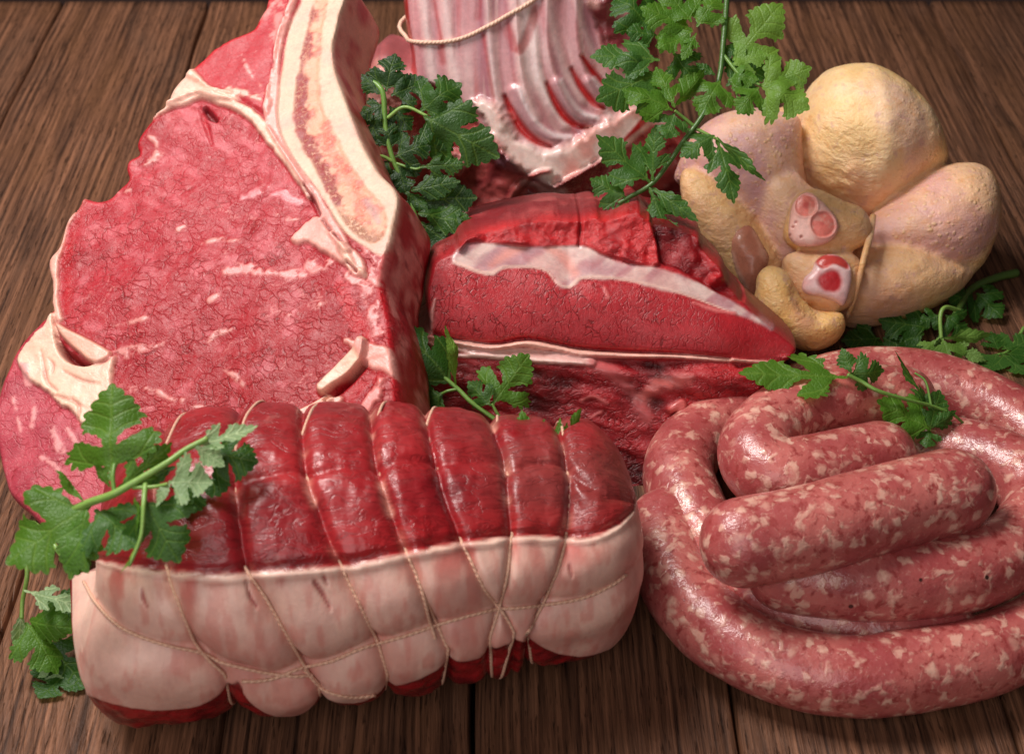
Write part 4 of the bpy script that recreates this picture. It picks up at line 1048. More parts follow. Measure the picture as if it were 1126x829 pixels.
# ------------------------------------------------------------------ sausage coil
def build_sausage():
    n = NT('sausage_casing')
    v0 = n.coords((100, 100, 100))
    v = n.warp(v0, 1.3, .6)
    bits = n.noise(v, 2.1, 3, .55, .3).outputs[0]
    b1 = n.ramp(bits, .545, .68)
    vo = n.vor(n.warp(n.warp(v0, 1.8, .5), 5, .3), 2.1, 'F1')
    cellr = n.new('SeparateColor'); n.set(cellr.inputs[0], vo.outputs['Color'])
    b2 = n.math('MULTIPLY', n.ramp(cellr.outputs[0], .55, .80), n.ramp(vo.outputs['Distance'], .58, .18))
    b3 = n.math('MULTIPLY', n.ramp(n.noise(v, 6, 3, .6).outputs[0], .58, .74), .4)
    fat = n.math('MAXIMUM', n.math('MAXIMUM', n.math('MULTIPLY', b1, .8), b2), b3)
    big = n.noise(v0, .55, 3, .5).outputs[0]
    red = n.mix(n.ramp(big, .35, .65), tuple(lin((162, 70, 70))), tuple(lin((192, 104, 97))))
    red = n.mix(n.ramp(n.noise(v, 3.2, 3, .6).outputs[0], .50, .68), red, tuple(lin((150, 58, 56))))
    col = n.mix(n.math('MULTIPLY', fat, n.ramp(big, .2, .6, .45, .8)), red, n.mix(n.noise(v0, 4, 2).outputs[0], tuple(lin((224, 168, 146))), tuple(lin((236, 196, 176)))))
    dot = n.vor(v0, .55, 'F1').outputs['Distance']
    col = n.mix(n.ramp(dot, .055, .035), col, tuple(lin((60, 30, 24))))
    h = n.math('MULTIPLY_ADD', fat, .35, n.math('MULTIPLY', n.noise(v0, 3.0, 4, .6).outputs[0], 1.0))
    m = n.fin(col, n.math('MULTIPLY_ADD', n.noise(v0, 1.2, 3).outputs[0], .3, .24), n.bump(h, .34, .0012), .08, .003, (1, .4, .3), .5, .45, .14)
    root = empty('sausage_coil', (12, -7, 0), 'coiled raw pork sausage speckled with white fat, heaped in loops at the front right', 'sausage')
    def strand(pts, r0, name, seed, tl=.9):
        p = np.array(pts, float)
        W = np.stack([on_z(np.array(a), np.array(b), c) for a, b, c in p])
        L = np.linalg.norm(np.diff(W, axis=0), axis=1).sum()
        N_ = int(L / .12)
        Q = spline(W, N_)
        for _ in range(10): Q[1:-1] = (Q[:-2] + 2 * Q[1:-1] + Q[2:]) / 4
        t = np.linspace(0, L, N_)
        r = r0 * (1 + .035 * fbm(np.stack([t * .22, 0 * t, 0 * t + seed], -1), 1, 2, seed))
        e = np.minimum(t, L - t)
        # rounded ends: add extra rings
        k = np.linspace(0, 1, 14)
        T0, T1 = nrm(Q[0] - Q[2]), nrm(Q[-1] - Q[-3])
        h0 = [(Q[0] + T0 * r[0] * math.sin(a * math.pi / 2 * .97), r[0] * math.cos(a * math.pi / 2 * .97) ** .9) for a in k[1:]]
        h1 = [(Q[-1] + T1 * r[-1] * math.sin(a * math.pi / 2 * .97), r[-1] * math.cos(a * math.pi / 2 * .97) ** .9) for a in k[1:]]
        QQ = np.vstack([np.array([x[0] for x in h0[::-1]]), Q, np.array([x[0] for x in h1])])
        rr = np.concatenate([[x[1] for x in h0[::-1]], r, [x[1] for x in h1]])
        V, F, uv = tube(QQ, rr, 56)
        ctr = V.mean(0)
        N = vnormals(V, F)
        V = V + N * (.05 * fbm(V, .55, 2, 80 + seed) + .012 * fbm(V, 2.5, 2, 90 + seed))[:, None]
        V[:, 2] = np.maximum(V[:, 2], .02)
        link_mesh(name, V, F, m, root)
        register(V, F)
    strand([(1030, 690, 1.3), (980, 692, 1.3), (920, 684, 1.3), (855, 662, 1.35), (806, 630, 1.4), (776, 592, 1.5), (757, 556, 1.6), (746, 522, 1.6), (760, 490, 1.5), (806, 462, 1.4), (870, 440, 1.4), (930, 421, 1.4), (1000, 418, 1.4), (1060, 434, 1.4), (1115, 463, 1.4), (1165, 505, 1.4), (1200, 560, 1.4), (1205, 620, 1.4), (1170, 675, 1.4), (1095, 716, 1.4), (1017, 735, 1.4), (939, 743, 1.4), (861, 730, 1.4), (790, 694, 1.4), (747, 645, 1.4), (734, 604, 1.38), (733, 578, 1.36)], 1.34, 'outer_loop', 1)
    strand([(866, 628, 3.1), (930, 638, 3.1), (1000, 638, 3.1), (1070, 626, 3.1), (1122, 598, 3.0), (1145, 560, 2.9), (1128, 527, 2.9), (1088, 507, 2.7), (1040, 496, 2.4), (990, 497, 2.0)], 1.33, 'middle_loop', 2)
    strand([(990, 440, 3.4), (930, 438, 3.9), (878, 450, 4.1), (842, 474, 4.2), (832, 503, 4.2), (856, 525, 4.15), (900, 520, 4.1), (945, 508, 4.0), (966, 503, 3.9)], 1.34, 'upper_loop', 3)
    strand([(819, 596, 4.9), (875, 586, 5.0), (935, 570, 5.05), (995, 553, 5.0), (1043, 541, 4.9)], 1.46, 'top_link', 4)
build_sausage()
# ------------------------------------------------------------------ chicken
def build_chicken():
    n = NT('chicken_skin')
    att = n.new('Attribute', attribute_name='Col').outputs['Color']
    sp = n.new('SeparateColor'); n.set(sp.inputs[0], n.new('Attribute', attribute_name='Msk').outputs['Color'])
    v0 = n.coords((100, 100, 100)); v = n.warp(v0, 2, .18)
    vo = n.vor(v, 3.3, 'F1', .85).outputs['Distance']
    rnd = n.ramp(n.noise(v0, .9, 2).outputs[0], .34, .58)
    pim = n.math('MULTIPLY', n.math('MULTIPLY', n.ramp(vo, .40, .12), sp.outputs[0]), n.math('MULTIPLY_ADD', rnd, .8, .2))
    blot = n.noise(v0, .7, 4, .6, .4).outputs[0]
    col = n.mix(1.0, att, n.mix(blot, (.92, .86, .80), (1.46, 1.44, 1.48)), 'MULTIPLY')
    bl2 = n.noise(v0, 2.2, 4, .65).outputs[0]
    col = n.mix(n.ramp(bl2, .48, .70, 0, .4), col, tuple(lin((220, 150, 84))))
    col = n.mix(n.ramp(bl2, .47, .28, 0, .5), col, tuple(lin((202, 150, 150))))
    col = n.mix(n.math('MULTIPLY', pim, .55), col, tuple(lin((232, 192, 138))))
    wr = n.noise(n.vmath('MULTIPLY', n.warp(v0, .9, .7), (1, 1, 2.6)), 2.2, 4, .6).outputs[0]
    fine = n.noise(v0, 11, 3, .6).outputs[0]
    h = n.math('MULTIPLY_ADD', pim, .22, n.math('MULTIPLY', n.math('MULTIPLY', wr, sp.outputs[1]), 1.3))
    h = n.math('MULTIPLY_ADD', fine, .22, h)
    skin = n.fin(col, n.math('MULTIPLY_ADD', blot, .25, .33), n.bump(h, .8, .0016), .2, .003, (1, .45, .25), .4, .15, .28)
    wet = mat_meat('chicken_flesh', 1.6, rough=.3, bump=.5, grain=4, coat=.35)
    root = empty('whole_chicken', (11, 9, 0), 'plucked raw chicken with yellow and mauve skin and two cut leg bones, right rear', 'chicken')
    YEL = lin((214, 174, 120)); PAL = lin((220, 184, 150)); MAU = lin((196, 156, 150)); ORA = lin((214, 158, 92))
    POOL = []; LATER = []
    def blob(name, out, depth, hgt, back, colf, parent=None, tilt=(0, 0, 0), mat=None, step=.085, rough=(.12, .05), power=1.0):
        nn = nrm(-FWD + np.array(tilt))
        c = np.array(out, float).mean(0)
        p0 = at_depth(c[0], c[1], depth)
        R = Relief(out, p0, nn, step, 260)
        d = R.inflate(3000 if len(R.U) < 9000 else 6000) ** power
        w1 = fbm(R.P, .45, 3, int(depth * 10) % 97); w2 = fbm(R.P, 1.6, 3, 7 + int(depth * 10) % 97)
        h = hgt * d + (rough[0] * w1 + rough[1] * w2) * sstep(0, .5, R.d)
        C, K, dh = colf(R, w1, w2)
        h = h + dh
        V, F = R.balloon(h, back * d)
        V[:, 2] = np.maximum(V[:, 2], .03)
        if mat is None:
            b_ = sum(len(x[0]) for x in POOL)
            POOL.append((V, [[i + b_ for i in f] for f in F], C[R.src], K[R.src], name)); return None, V, F
        o = link_mesh(name, V, F, mat or skin, parent or root, C[R.src], K[R.src])
        register(V, F)
        return o, V, F
    def base(R, w1, w2, c1, c2, pim=.5, wr=.2):
        C = mix(np.tile(c1, (len(R.P), 1)), c2, sstep(-.35, .45, w1 + .4 * w2))
        K = np.tile(np.array([pim, wr, 0.0]), (len(R.P), 1))
        return C, K, np.zeros(len(R.P))
    # lower back
    def cf(R, w1, w2):
        C, K, dh = base(R, w1, w2, lin((206, 164, 128)), lin((220, 178, 132)), .25, .35)
        C = mix(C, lin((196, 142, 122)), pmask(R.px, [(940, 320), (990, 330), (1010, 350), (950, 365)], 14) * .6)
        return C, K, dh
    blob('back', [(900, 300), (930, 278), (965, 268), (1000, 270), (1045, 285), (1072, 292), (1066, 308), (1048, 326), (1020, 342), (985, 356), (945, 364), (920, 360), (900, 340)], 63.0, 2.6, 3.0, cf)
    def cf(R, w1, w2): return base(R, w1, w2, lin((212, 170, 128)), lin((206, 160, 138)), .3, .5)
    blob('body', [(768, 205), (790, 150), (840, 124), (890, 112), (960, 110), (1020, 150), (1060, 200), (1074, 262), (1050, 310), (1000, 338), (940, 352), (890, 345), (850, 320), (812, 276)], 67.2, 2.3, 3.0, cf)
    def cf(R, w1, w2): return base(R, w1, w2, lin((206, 160, 150)), lin((214, 172, 142)), .6, .4)
    blob('shank', [(836, 190), (870, 186), (892, 206), (925, 222), (940, 250), (930, 285), (900, 300), (868, 296), (846, 272), (832, 235)], 63.0, 1.5, 2.0, cf)
    # breast
    def cf(R, w1, w2):
        px = R.px; C, K, dh = base(R, w1, w2, lin((222, 186, 132)), lin((226, 194, 154)), .4, .2)
        C = mix(C, lin((206, 166, 146)), pmask(px, [(940, 120), (975, 125), (1005, 150), (1010, 185), (985, 205), (960, 190), (945, 160)], 16, 6 * w2) * .75)
        C = mix(C, lin((228, 200, 160)), lmask(px, [(948, 130), (955, 165), (958, 200)], 5, 9, 3 * w2) * .6)
        C = mix(C, lin((204, 166, 88)), lmask(px, [(960, 95), (985, 112), (1004, 125)], 7, 14, 4 * w2) * .6)
        C = mix(C, lin((214, 158, 120)), lmask(px, [(925, 205), (945, 225), (960, 222)], 6, 8, 4 * w2) * .6)
        C = mix(C, lin((200, 80, 70)), lmask(px, [(1017, 164), (1019, 169)], 1, 1.5) * .7)
        K[:, 0] += .5 * pmask(px, [(905, 84), (950, 80), (1000, 105), (1030, 150), (1020, 190), (985, 215), (1000, 180), (1010, 150), (985, 115), (940, 100)], 10)
        K[:, 1] += .7 * pmask(px, [(895, 150), (930, 160), (950, 200), (955, 232), (925, 222), (900, 200)], 14)
        fold = lmask(px, [(908, 204), (918, 212), (926, 224)], 3, 4); dh = dh - .10 * fold + .3 * lmask(px, [(921, 206), (930, 216)], 5, 5)
        dh = dh + .28 * lmask(px, [(945, 84), (950, 130), (957, 180), (958, 228)], 1, 24) - .16 * lmask(px, [(990, 130), (1000, 165), (992, 200)], 4, 16)
        return C, K, dh
    blob('breast', [(879, 160), (878, 135), (881, 115), (889, 97), (904, 83), (927, 77), (955, 80), (984, 93), (1008, 114), (1026, 138), (1036, 160), (1041, 178), (1032, 192), (1014, 206), (994, 220), (974, 232), (952, 239), (936, 233), (920, 223), (904, 211), (890, 198), (882, 182)], 65.2, 3.5, 4.0, cf, tilt=(0, .1, .2))
    def cf(R, w1, w2): return base(R, w1, w2, lin((214, 170, 110)), lin((206, 160, 112)), .3, .3)
    blob('breast_flap', [(1000, 130), (1024, 134), (1034, 152), (1041, 172), (1036, 188), (1016, 196), (1000, 180)], 67.2, 1.6, 2.5, cf)
    # left thigh and drumstick
    def cf(R, w1, w2):
        px = R.px; C, K, dh = base(R, w1, w2, lin((190, 142, 142)), lin((214, 172, 154)), .95, .2)
        C = mix(C, lin((168, 116, 128)), pmask(px, [(805, 165), (835, 180), (850, 210), (835, 225), (815, 205)], 14, 6 * w2) * .6)
        C = mix(C, lin((222, 184, 150)), pmask(px, [(800, 125), (860, 124), (860, 145), (810, 150)], 12, 5 * w2) * .5)
        C = mix(C, lin((216, 176, 130)), lmask(px, [(846, 150), (856, 200), (862, 240), (852, 280)], 5, 9, 4 * w2) * .6)
        return C, K, dh
    blob('thigh', [(742, 200), (748, 175), (762, 150), (782, 132), (808, 122), (838, 120), (864, 124), (880, 130), (882, 155), (884, 185), (888, 210), (884, 235), (872, 255), (864, 278), (862, 300), (848, 300), (832, 282), (812, 256), (790, 230), (764, 212)], 64.5, 2.5, 3.5, cf, tilt=(-.25, 0, 0))
    # wing on the left, bare flesh at its end
    def cf(R, w1, w2):
        C, K, dh = base(R, w1, w2, lin((214, 172, 122)), lin((206, 158, 120)), .25, .5)
        dh = dh - .12 * lmask(R.px, [(765, 205), (800, 245), (830, 275)], 1.5, 3)
        return C, K, dh
    blob('wing', [(748, 190), (764, 186), (790, 200), (816, 222), (838, 250), (856, 280), (866, 300), (856, 326), (838, 346), (822, 338), (804, 312), (784, 282), (766, 258), (751, 230)], 63.2, 1.35, 2.2, cf, tilt=(-.2, 0, 0))
    def cff(R, w1, w2):
        C = mix(np.tile(lin((176, 108, 88)), (len(R.P), 1)), lin((196, 132, 110)), sstep(-.2, .4, w1)); K = np.zeros((len(R.P), 3))
        C = mix(C, lin((222, 178, 160)), lmask(R.px, [(832, 256), (838, 275), (846, 288)], 3, 4, 3 * w2) * .7)
        C = mix(C, lin((214, 168, 150)), lmask(R.px, [(806, 280), (812, 300), (820, 318)], 2, 3, 3 * w2) * .6)
        return C, K, np.zeros(len(R.P))
    LATER.append(lambda: blob('bare_flesh', [(801, 268), (806, 254), (816, 248), (827, 250), (838, 268), (846, 284), (842, 300), (836, 318), (830, 332), (818, 316), (808, 296)], 62.1, .62, 1.2, cff, None, (-.2, 0, 0), wet, .06))
    # right leg
    def cf(R, w1, w2):
        px = R.px; C, K, dh = base(R, w1, w2, lin((200, 152, 142)), lin((214, 172, 136)), 1.0, .25)
        rim = pmask(px, [(1068, 176), (1090, 190), (1100, 240), (1080, 300), (1040, 320), (985, 300), (1040, 292), (1066, 272), (1080, 230)], 6, 4 * w2)
        C = mix(C, lin((216, 178, 116)), rim * .85); K[:, 0] *= 1 - .6 * rim; K[:, 1] += .9 * rim * sstep(275, 290, px[:, 1])
        C = mix(C, lin((204, 110, 96)), lmask(px, [(1070, 282), (1076, 278)], 3, 4) * .6)
        dh = dh - .16 * lmask(px, [(985, 288), (1005, 294), (1030, 296), (1050, 286), (1064, 276)], 1.5, 4) + .14 * lmask(px, [(990, 297), (1010, 304), (1035, 307), (1058, 300)], 4, 5)
        return C, K, dh
    blob('drumstick', [(930, 262), (952, 242), (972, 228), (992, 212), (1012, 196), (1034, 184), (1056, 179), (1076, 182), (1088, 194), (1092, 216), (1092, 242), (1086, 266), (1078, 288), (1066, 304), (1046, 310), (1020, 306), (998, 298), (978, 286), (955, 280), (935, 278)], 63.6, 2.6, 3.2, cf, tilt=(.2, 0, 0))
    # yellow neck flap
    def cf(R, w1, w2):
        C, K, dh = base(R, w1, w2, lin((220, 172, 100)), lin((224, 184, 128)), .8, .4)
        C = mix(C, lin((206, 146, 118)), pmask(R.px, [(868, 325), (880, 345), (892, 352), (880, 362), (866, 348)], 7, 3 * w2) * .7)
        dh = dh - .3 * lmask(R.px, [(868, 322), (880, 340), (896, 350)], 3, 7)
        return C, K, dh
    blob('neck_flap', [(831, 318), (833, 302), (841, 293), (852, 292), (864, 297), (872, 310), (881, 326), (894, 339), (910, 343), (926, 343), (930, 356), (926, 369), (915, 380), (900, 386), (884, 386), (868, 379), (850, 366), (836, 350), (830, 334)], 59.6, 1.15, 1.6, cf, tilt=(0, -.1, 0), step=.065, rough=(.06, .05))
    # leg ends with their sawn bones
    def legend(name, out, dep, hgt, face, tilt, cut):
        def cf(R, w1, w2):
            C, K, dh = base(R, w1, w2, lin((214, 168, 120)), lin((218, 176, 138)), .3, .5)
            C = mix(C, ORA, sstep(.35, .05, R.d) * sstep(-.2, .6, (R.px[:, 1] - R.px[:, 1].mean()) / 25) * .8)
            return C, K, dh
        leg, V, F = blob(name, out, dep, hgt, hgt * 2.2, cf, None, tilt, None, .06, (.05, .03))
        def cf2(R, w1, w2):
            C, K, dh = cut(R, w1, w2); return C, K, dh
        LATER.append(lambda: blob('bone_end', face, dep - hgt * .9, .5, .55, cf2, None, tilt, wet, .038, (.02, .02), .6))
    def cutA(R, w1, w2):
        px = R.px; C = mix(np.tile(lin((244, 186, 174)), (len(px), 1)), lin((248, 208, 196)), sstep(-.2, .4, w2)); K = np.zeros((len(px), 3)); dh = np.zeros(len(px))
        for pl in ([(874, 222), (884, 214), (895, 218), (898, 230), (892, 239), (880, 240), (873, 233)], [(896, 236), (908, 234), (917, 242), (918, 254), (910, 262), (897, 262), (890, 252), (890, 243)]):
            m = pmask(px, pl, 3.0, 2.5 * w2); C = mix(C, lin((236, 128, 116)), m); C = mix(C, lin((236, 160, 146)), m * sstep(.0, .4, fbm(R.P, 4, 3, 8))); dh -= .05 * m
            q = np.array(pl).mean(0); m = sstep(5, 1, np.hypot(*(px - q).T) + 3 * w2); C = mix(C, lin((204, 70, 66)), m * .7); K[:, 2] = 0
            dh += .06 * (1 - sstep(0, 2.5, np.abs(sdist(px, spline(pl, 40, True))[0])))
        for a, b in ((871, 251), (868, 259), (880, 262), (874, 246)):
            m = sstep(2.4, .9, np.hypot(px[:, 0] - a, px[:, 1] - b)); C = mix(C, lin((170, 74, 64)), m * .7); dh -= .05 * m
        return C, K, dh
    def cutB(R, w1, w2):
        px = R.px; C = mix(np.tile(lin((236, 196, 194)), (len(px), 1)), lin((226, 170, 168)), sstep(-.2, .4, w2)); K = np.zeros((len(px), 3)); dh = np.zeros(len(px))
        m = pmask(px, [(898, 306), (908, 298), (920, 300), (924, 312), (918, 322), (905, 322), (898, 314)], 3.5, 1.5 * w2); C = mix(C, lin((190, 44, 50)), m); dh -= .05 * m
        m = pmask(px, [(896, 288), (905, 281), (922, 282), (932, 290), (930, 298), (915, 292), (902, 296)], 2, 1.5 * w2); C = mix(C, lin((196, 66, 60)), m); dh -= .12 * m
        return C, K, dh
    legend('leg_end', [(862, 250), (867, 232), (873, 217), (886, 209), (902, 209), (915, 215), (930, 222), (948, 228), (958, 244), (957, 262), (944, 274), (922, 279), (896, 280), (874, 274), (862, 264)], 60.6, 1.0,
           [(867, 258), (868, 242), (871, 226), (880, 214), (892, 212), (902, 220), (912, 230), (921, 242), (921, 256), (912, 266), (897, 271), (880, 271), (871, 266)], (-.1, 0, .05), cutA)
    legend('leg_end', [(860, 290), (868, 278), (890, 276), (918, 276), (938, 279), (948, 290), (946, 310), (940, 330), (930, 341), (914, 344), (896, 340), (880, 330), (868, 314)], 60.3, .95,
           [(882, 318), (884, 306), (892, 298), (898, 286), (908, 280), (922, 281), (933, 290), (936, 304), (933, 322), (927, 336), (915, 331), (900, 326), (888, 324)], (0, -.05, .05), cutB)
    # grow the pieces together into one continuous skin
    PV = np.vstack([x[0] for x in POOL]); PF = sum([x[1] for x in POOL], []); PC = np.vstack([x[2] for x in POOL]); PK = np.vstack([x[3] for x in POOL])
    names = []
    for x in POOL:
        if x[4] not in names: names.append(x[4])
    PL = np.concatenate([np.full(len(x[0]), names.index(x[4])) for x in POOL])
    me = bpy.data.meshes.new('tmp'); me.from_pydata((PV * S).tolist(), [], PF)
    ob = bpy.data.objects.new('tmp', me); COL.objects.link(ob)
    md = ob.modifiers.new('r', 'REMESH'); md.mode = 'VOXEL'; md.voxel_size = .085 * S
    ev = ob.evaluated_get(bpy.context.evaluated_depsgraph_get()); m2 = ev.to_mesh()
    V = np.zeros(len(m2.vertices) * 3); m2.vertices.foreach_get('co', V); V = V.reshape(-1, 3) / S
    F = [list(p.vertices) for p in m2.polygons]
    ev.to_mesh_clear(); bpy.data.objects.remove(ob)
    E = np.array(list({tuple(sorted((f[i], f[(i + 1) % len(f)]))) for f in F for i in range(len(f))}))
    deg = np.bincount(E.ravel(), minlength=len(V))[:, None]
    for _ in range(8):
        A_ = np.zeros_like(V); np.add.at(A_, E[:, 0], V[E[:, 1]]); np.add.at(A_, E[:, 1], V[E[:, 0]]); V = V * .4 + .6 * A_ / deg
    from mathutils.kdtree import KDTree
    kd = KDTree(len(PV))
    for i, p in enumerate(PV.tolist()): kd.insert(p, i)
    kd.balance()
    C = np.zeros((len(V), 3)); K = np.zeros((len(V), 3)); L = np.zeros(len(V), int)
    for i, p in enumerate(V.tolist()):
        r = kd.find_n(p, 10); ix = [q[1] for q in r]; w = np.array([1 / (.03 + q[2]) for q in r]); w /= w.sum()
        C[i] = w @ PC[ix]; K[i] = w @ PK[ix]; L[i] = PL[ix[0]]
    for _ in range(6):
        A_ = np.zeros_like(C); np.add.at(A_, E[:, 0], C[E[:, 1]]); np.add.at(A_, E[:, 1], C[E[:, 0]]); C = C * .4 + .6 * A_ / deg
    # warm bounced light in the creases is painted orange; slack skin wrinkles near the folds
    N0 = vnormals(V, F); A_ = np.zeros_like(V); np.add.at(A_, E[:, 0], V[E[:, 1]]); np.add.at(A_, E[:, 1], V[E[:, 0]])
    cv = ((A_ / deg - V) * N0).sum(1)
    for _ in range(14):
        B_ = np.zeros_like(cv); np.add.at(B_, E[:, 0], cv[E[:, 1]]); np.add.at(B_, E[:, 1], cv[E[:, 0]]); cv = cv * .4 + .6 * B_ / deg[:, 0]
    fold = sstep(.0012, .007, cv)
    C = mix(C, lin((214, 146, 84)), fold * .55); K[:, 1] = np.clip(K[:, 1] + .8 * fold, 0, 1)
    wn = fbm(V * np.array([1, 1, 1.8]), 1.5, 3, 66); V = V + N0 * ((.05 + .12 * fold) * wn * (.3 + K[:, 1]))[:, None]
    fl = np.array([L[f[0]] for f in F])
    split_parts(V, F, fl, {i: (nm, skin, None) for i, nm in enumerate(names)}, root, C, K)
    register(V, F)
    for fn_ in LATER: fn_()
    # strap of skin pulled round the ankles
    P = np.vstack([at_depth(a, b, np.array(c))[None] for a, b, c in spline([(960, 238, 61.4), (957, 258, 60.3), (950, 284, 59.7), (944, 310, 59.8), (938, 332, 60.2), (932, 348, 60.8)], 40)])
    V, F, _ = tube(P, np.interp(np.linspace(0, 1, 40), [0, .15, .6, 1], [.14, .15, .13, .10]), 14)
    c = V.mean(0); V = V
    w = fbm(V, 1.5, 2, 5)
    link_mesh('skin_strap', V, F, skin, root, mix(np.tile(lin((220, 178, 140)), (len(V), 1)), lin((212, 164, 112)), sstep(-.3, .4, w)), np.tile([.2, .6, 0], (len(V), 1)))
    register(V, F)
build_chicken()
# ------------------------------------------------------------------ parsley
def parsley_mats():
    n = NT('parsley_leaf')
    uv = n.new('Attribute', attribute_name='UVW').outputs['Vector']; s = n.new('SeparateXYZ'); n.set(s.inputs[0], uv)
    att = n.new('Attribute', attribute_name='Col').outputs['Color']
    vein = s.outputs[2]
    v0 = n.coords((100, 100, 100))
    big = n.noise(v0, .9, 3).outputs[0]; cell = n.vor(v0, 7, 'DISTANCE_TO_EDGE').outputs['Distance']; fine = n.noise(v0, 14, 3).outputs[0]
    top = n.mix(1.0, att, n.mix(big, (.65, .7, .6), (1.4, 1.3, 1.4)), 'MULTIPLY')
    net = n.ramp(cell, 0, .10, 1, 0)
    top = n.mix(n.math('MULTIPLY', net, .07), top, tuple(lin((120, 160, 60))))
    top = n.mix(n.math('MULTIPLY', vein, .24), top, tuple(lin((140, 172, 74))))
    bk = n.mix(vein, tuple(lin((132, 160, 110))), tuple(lin((178, 200, 150))))
    bk = n.mix(1.0, bk, n.mix(big, (.8, .8, .8), (1.15, 1.15, 1.15)), 'MULTIPLY')
    gb = n.new('NewGeometry').outputs['Backfacing']
    col = n.mix(gb, top, bk)
    h = n.math('ADD', n.math('MULTIPLY', n.ramp(cell, 0, .25), .5), n.math('MULTIPLY', vein, -1.0))
    h = n.math('MULTIPLY_ADD', fine, .2, h)
    bm = n.bump(h, .35, .0006)
    n.fin(col, n.math('MULTIPLY_ADD', big, .2, .36), bm, spec=.32)
    tr = n.new('BsdfTranslucent'); n.set(tr.inputs[0], n.mix(1.0, col, (1.5, 1.7, .4), 'MULTIPLY'))
    mx = n.new('MixShader'); mx.inputs[0].default_value = .30
    n.t.links.new(n.b.outputs[0], mx.inputs[1]); n.t.links.new(tr.outputs[0], mx.inputs[2]); n.t.links.new(mx.outputs[0], n.out.inputs[0])
    return n.m
MLEAF = parsley_mats()
MSTEM = mat_simple('parsley_stem', .4, .4, 4, .1, .1, (1, 1, 1), None, .18, .4)

LEAFK = {
 # half outlines, base 0,0 to tip 1,0: wedge lobes with teeth and deep cuts between them
 'a': [(0, .012), (.10, .02), (.16, .06), (.20, .16), (.215, .25), (.185, .31), (.25, .325), (.24, .41), (.31, .40), (.34, .50), (.385, .43), (.44, .465), (.455, .385), (.515, .375), (.48, .29), (.425, .20), (.37, .11), (.345, .055), (.42, .065), (.50, .125), (.55, .20), (.54, .27), (.61, .245), (.64, .305), (.69, .235), (.755, .255), (.77, .185), (.835, .19), (.85, .115), (.915, .11), (.935, .045)],
 'b': [(0, .012), (.08, .03), (.15, .10), (.19, .22), (.165, .30), (.24, .32), (.245, .41), (.32, .395), (.37, .49), (.42, .415), (.49, .45), (.50, .36), (.55, .335), (.505, .24), (.46, .14), (.44, .085), (.52, .115), (.58, .20), (.59, .285), (.655, .25), (.71, .295), (.74, .22), (.805, .225), (.82, .14), (.89, .13), (.91, .06)],
 'c': [(0, .012), (.12, .02), (.22, .06), (.29, .14), (.285, .215), (.36, .21), (.38, .295), (.44, .25), (.505, .275), (.505, .20), (.46, .13), (.43, .055), (.52, .07), (.58, .14), (.595, .20), (.66, .165), (.71, .205), (.75, .14), (.815, .15), (.84, .08), (.905, .085), (.93, .03)],
 's': [(0, .012), (.15, .05), (.28, .13), (.35, .22), (.42, .195), (.50, .265), (.55, .20), (.64, .23), (.68, .15), (.77, .16), (.80, .085), (.89, .085), (.93, .035)],
}
VEINS = {'a': [[(0, 0), (.5, 0), (.98, 0)], [(.10, 0), (.22, .2), (.34, .47)], [(.25, .25), (.35, .32), (.50, .37)], [(.45, 0), (.56, .12), (.63, .28)], [(.62, 0), (.70, .12), (.75, .23)], [(.76, 0), (.81, .1), (.83, .17)]],
         'b': [[(0, 0), (.5, 0), (.98, 0)], [(.10, 0), (.23, .2), (.37, .46)], [(.26, .24), (.38, .30), (.53, .33)], [(.45, 0), (.6, .12), (.70, .27)], [(.64, 0), (.74, .12), (.80, .21)]],
         'c': [[(0, 0), (.5, 0), (.98, 0)], [(.15, 0), (.28, .12), (.38, .27)], [(.28, .12), (.40, .18), (.50, .26)], [(.5, 0), (.62, .08), (.70, .19)], [(.66, 0), (.75, .07), (.81, .14)]],
         's': [[(0, 0), (.5, 0), (.98, 0)], [(.2, 0), (.36, .12), (.49, .24)], [(.42, 0), (.54, .12), (.63, .21)], [(.6, 0), (.70, .09), (.77, .15)]]}

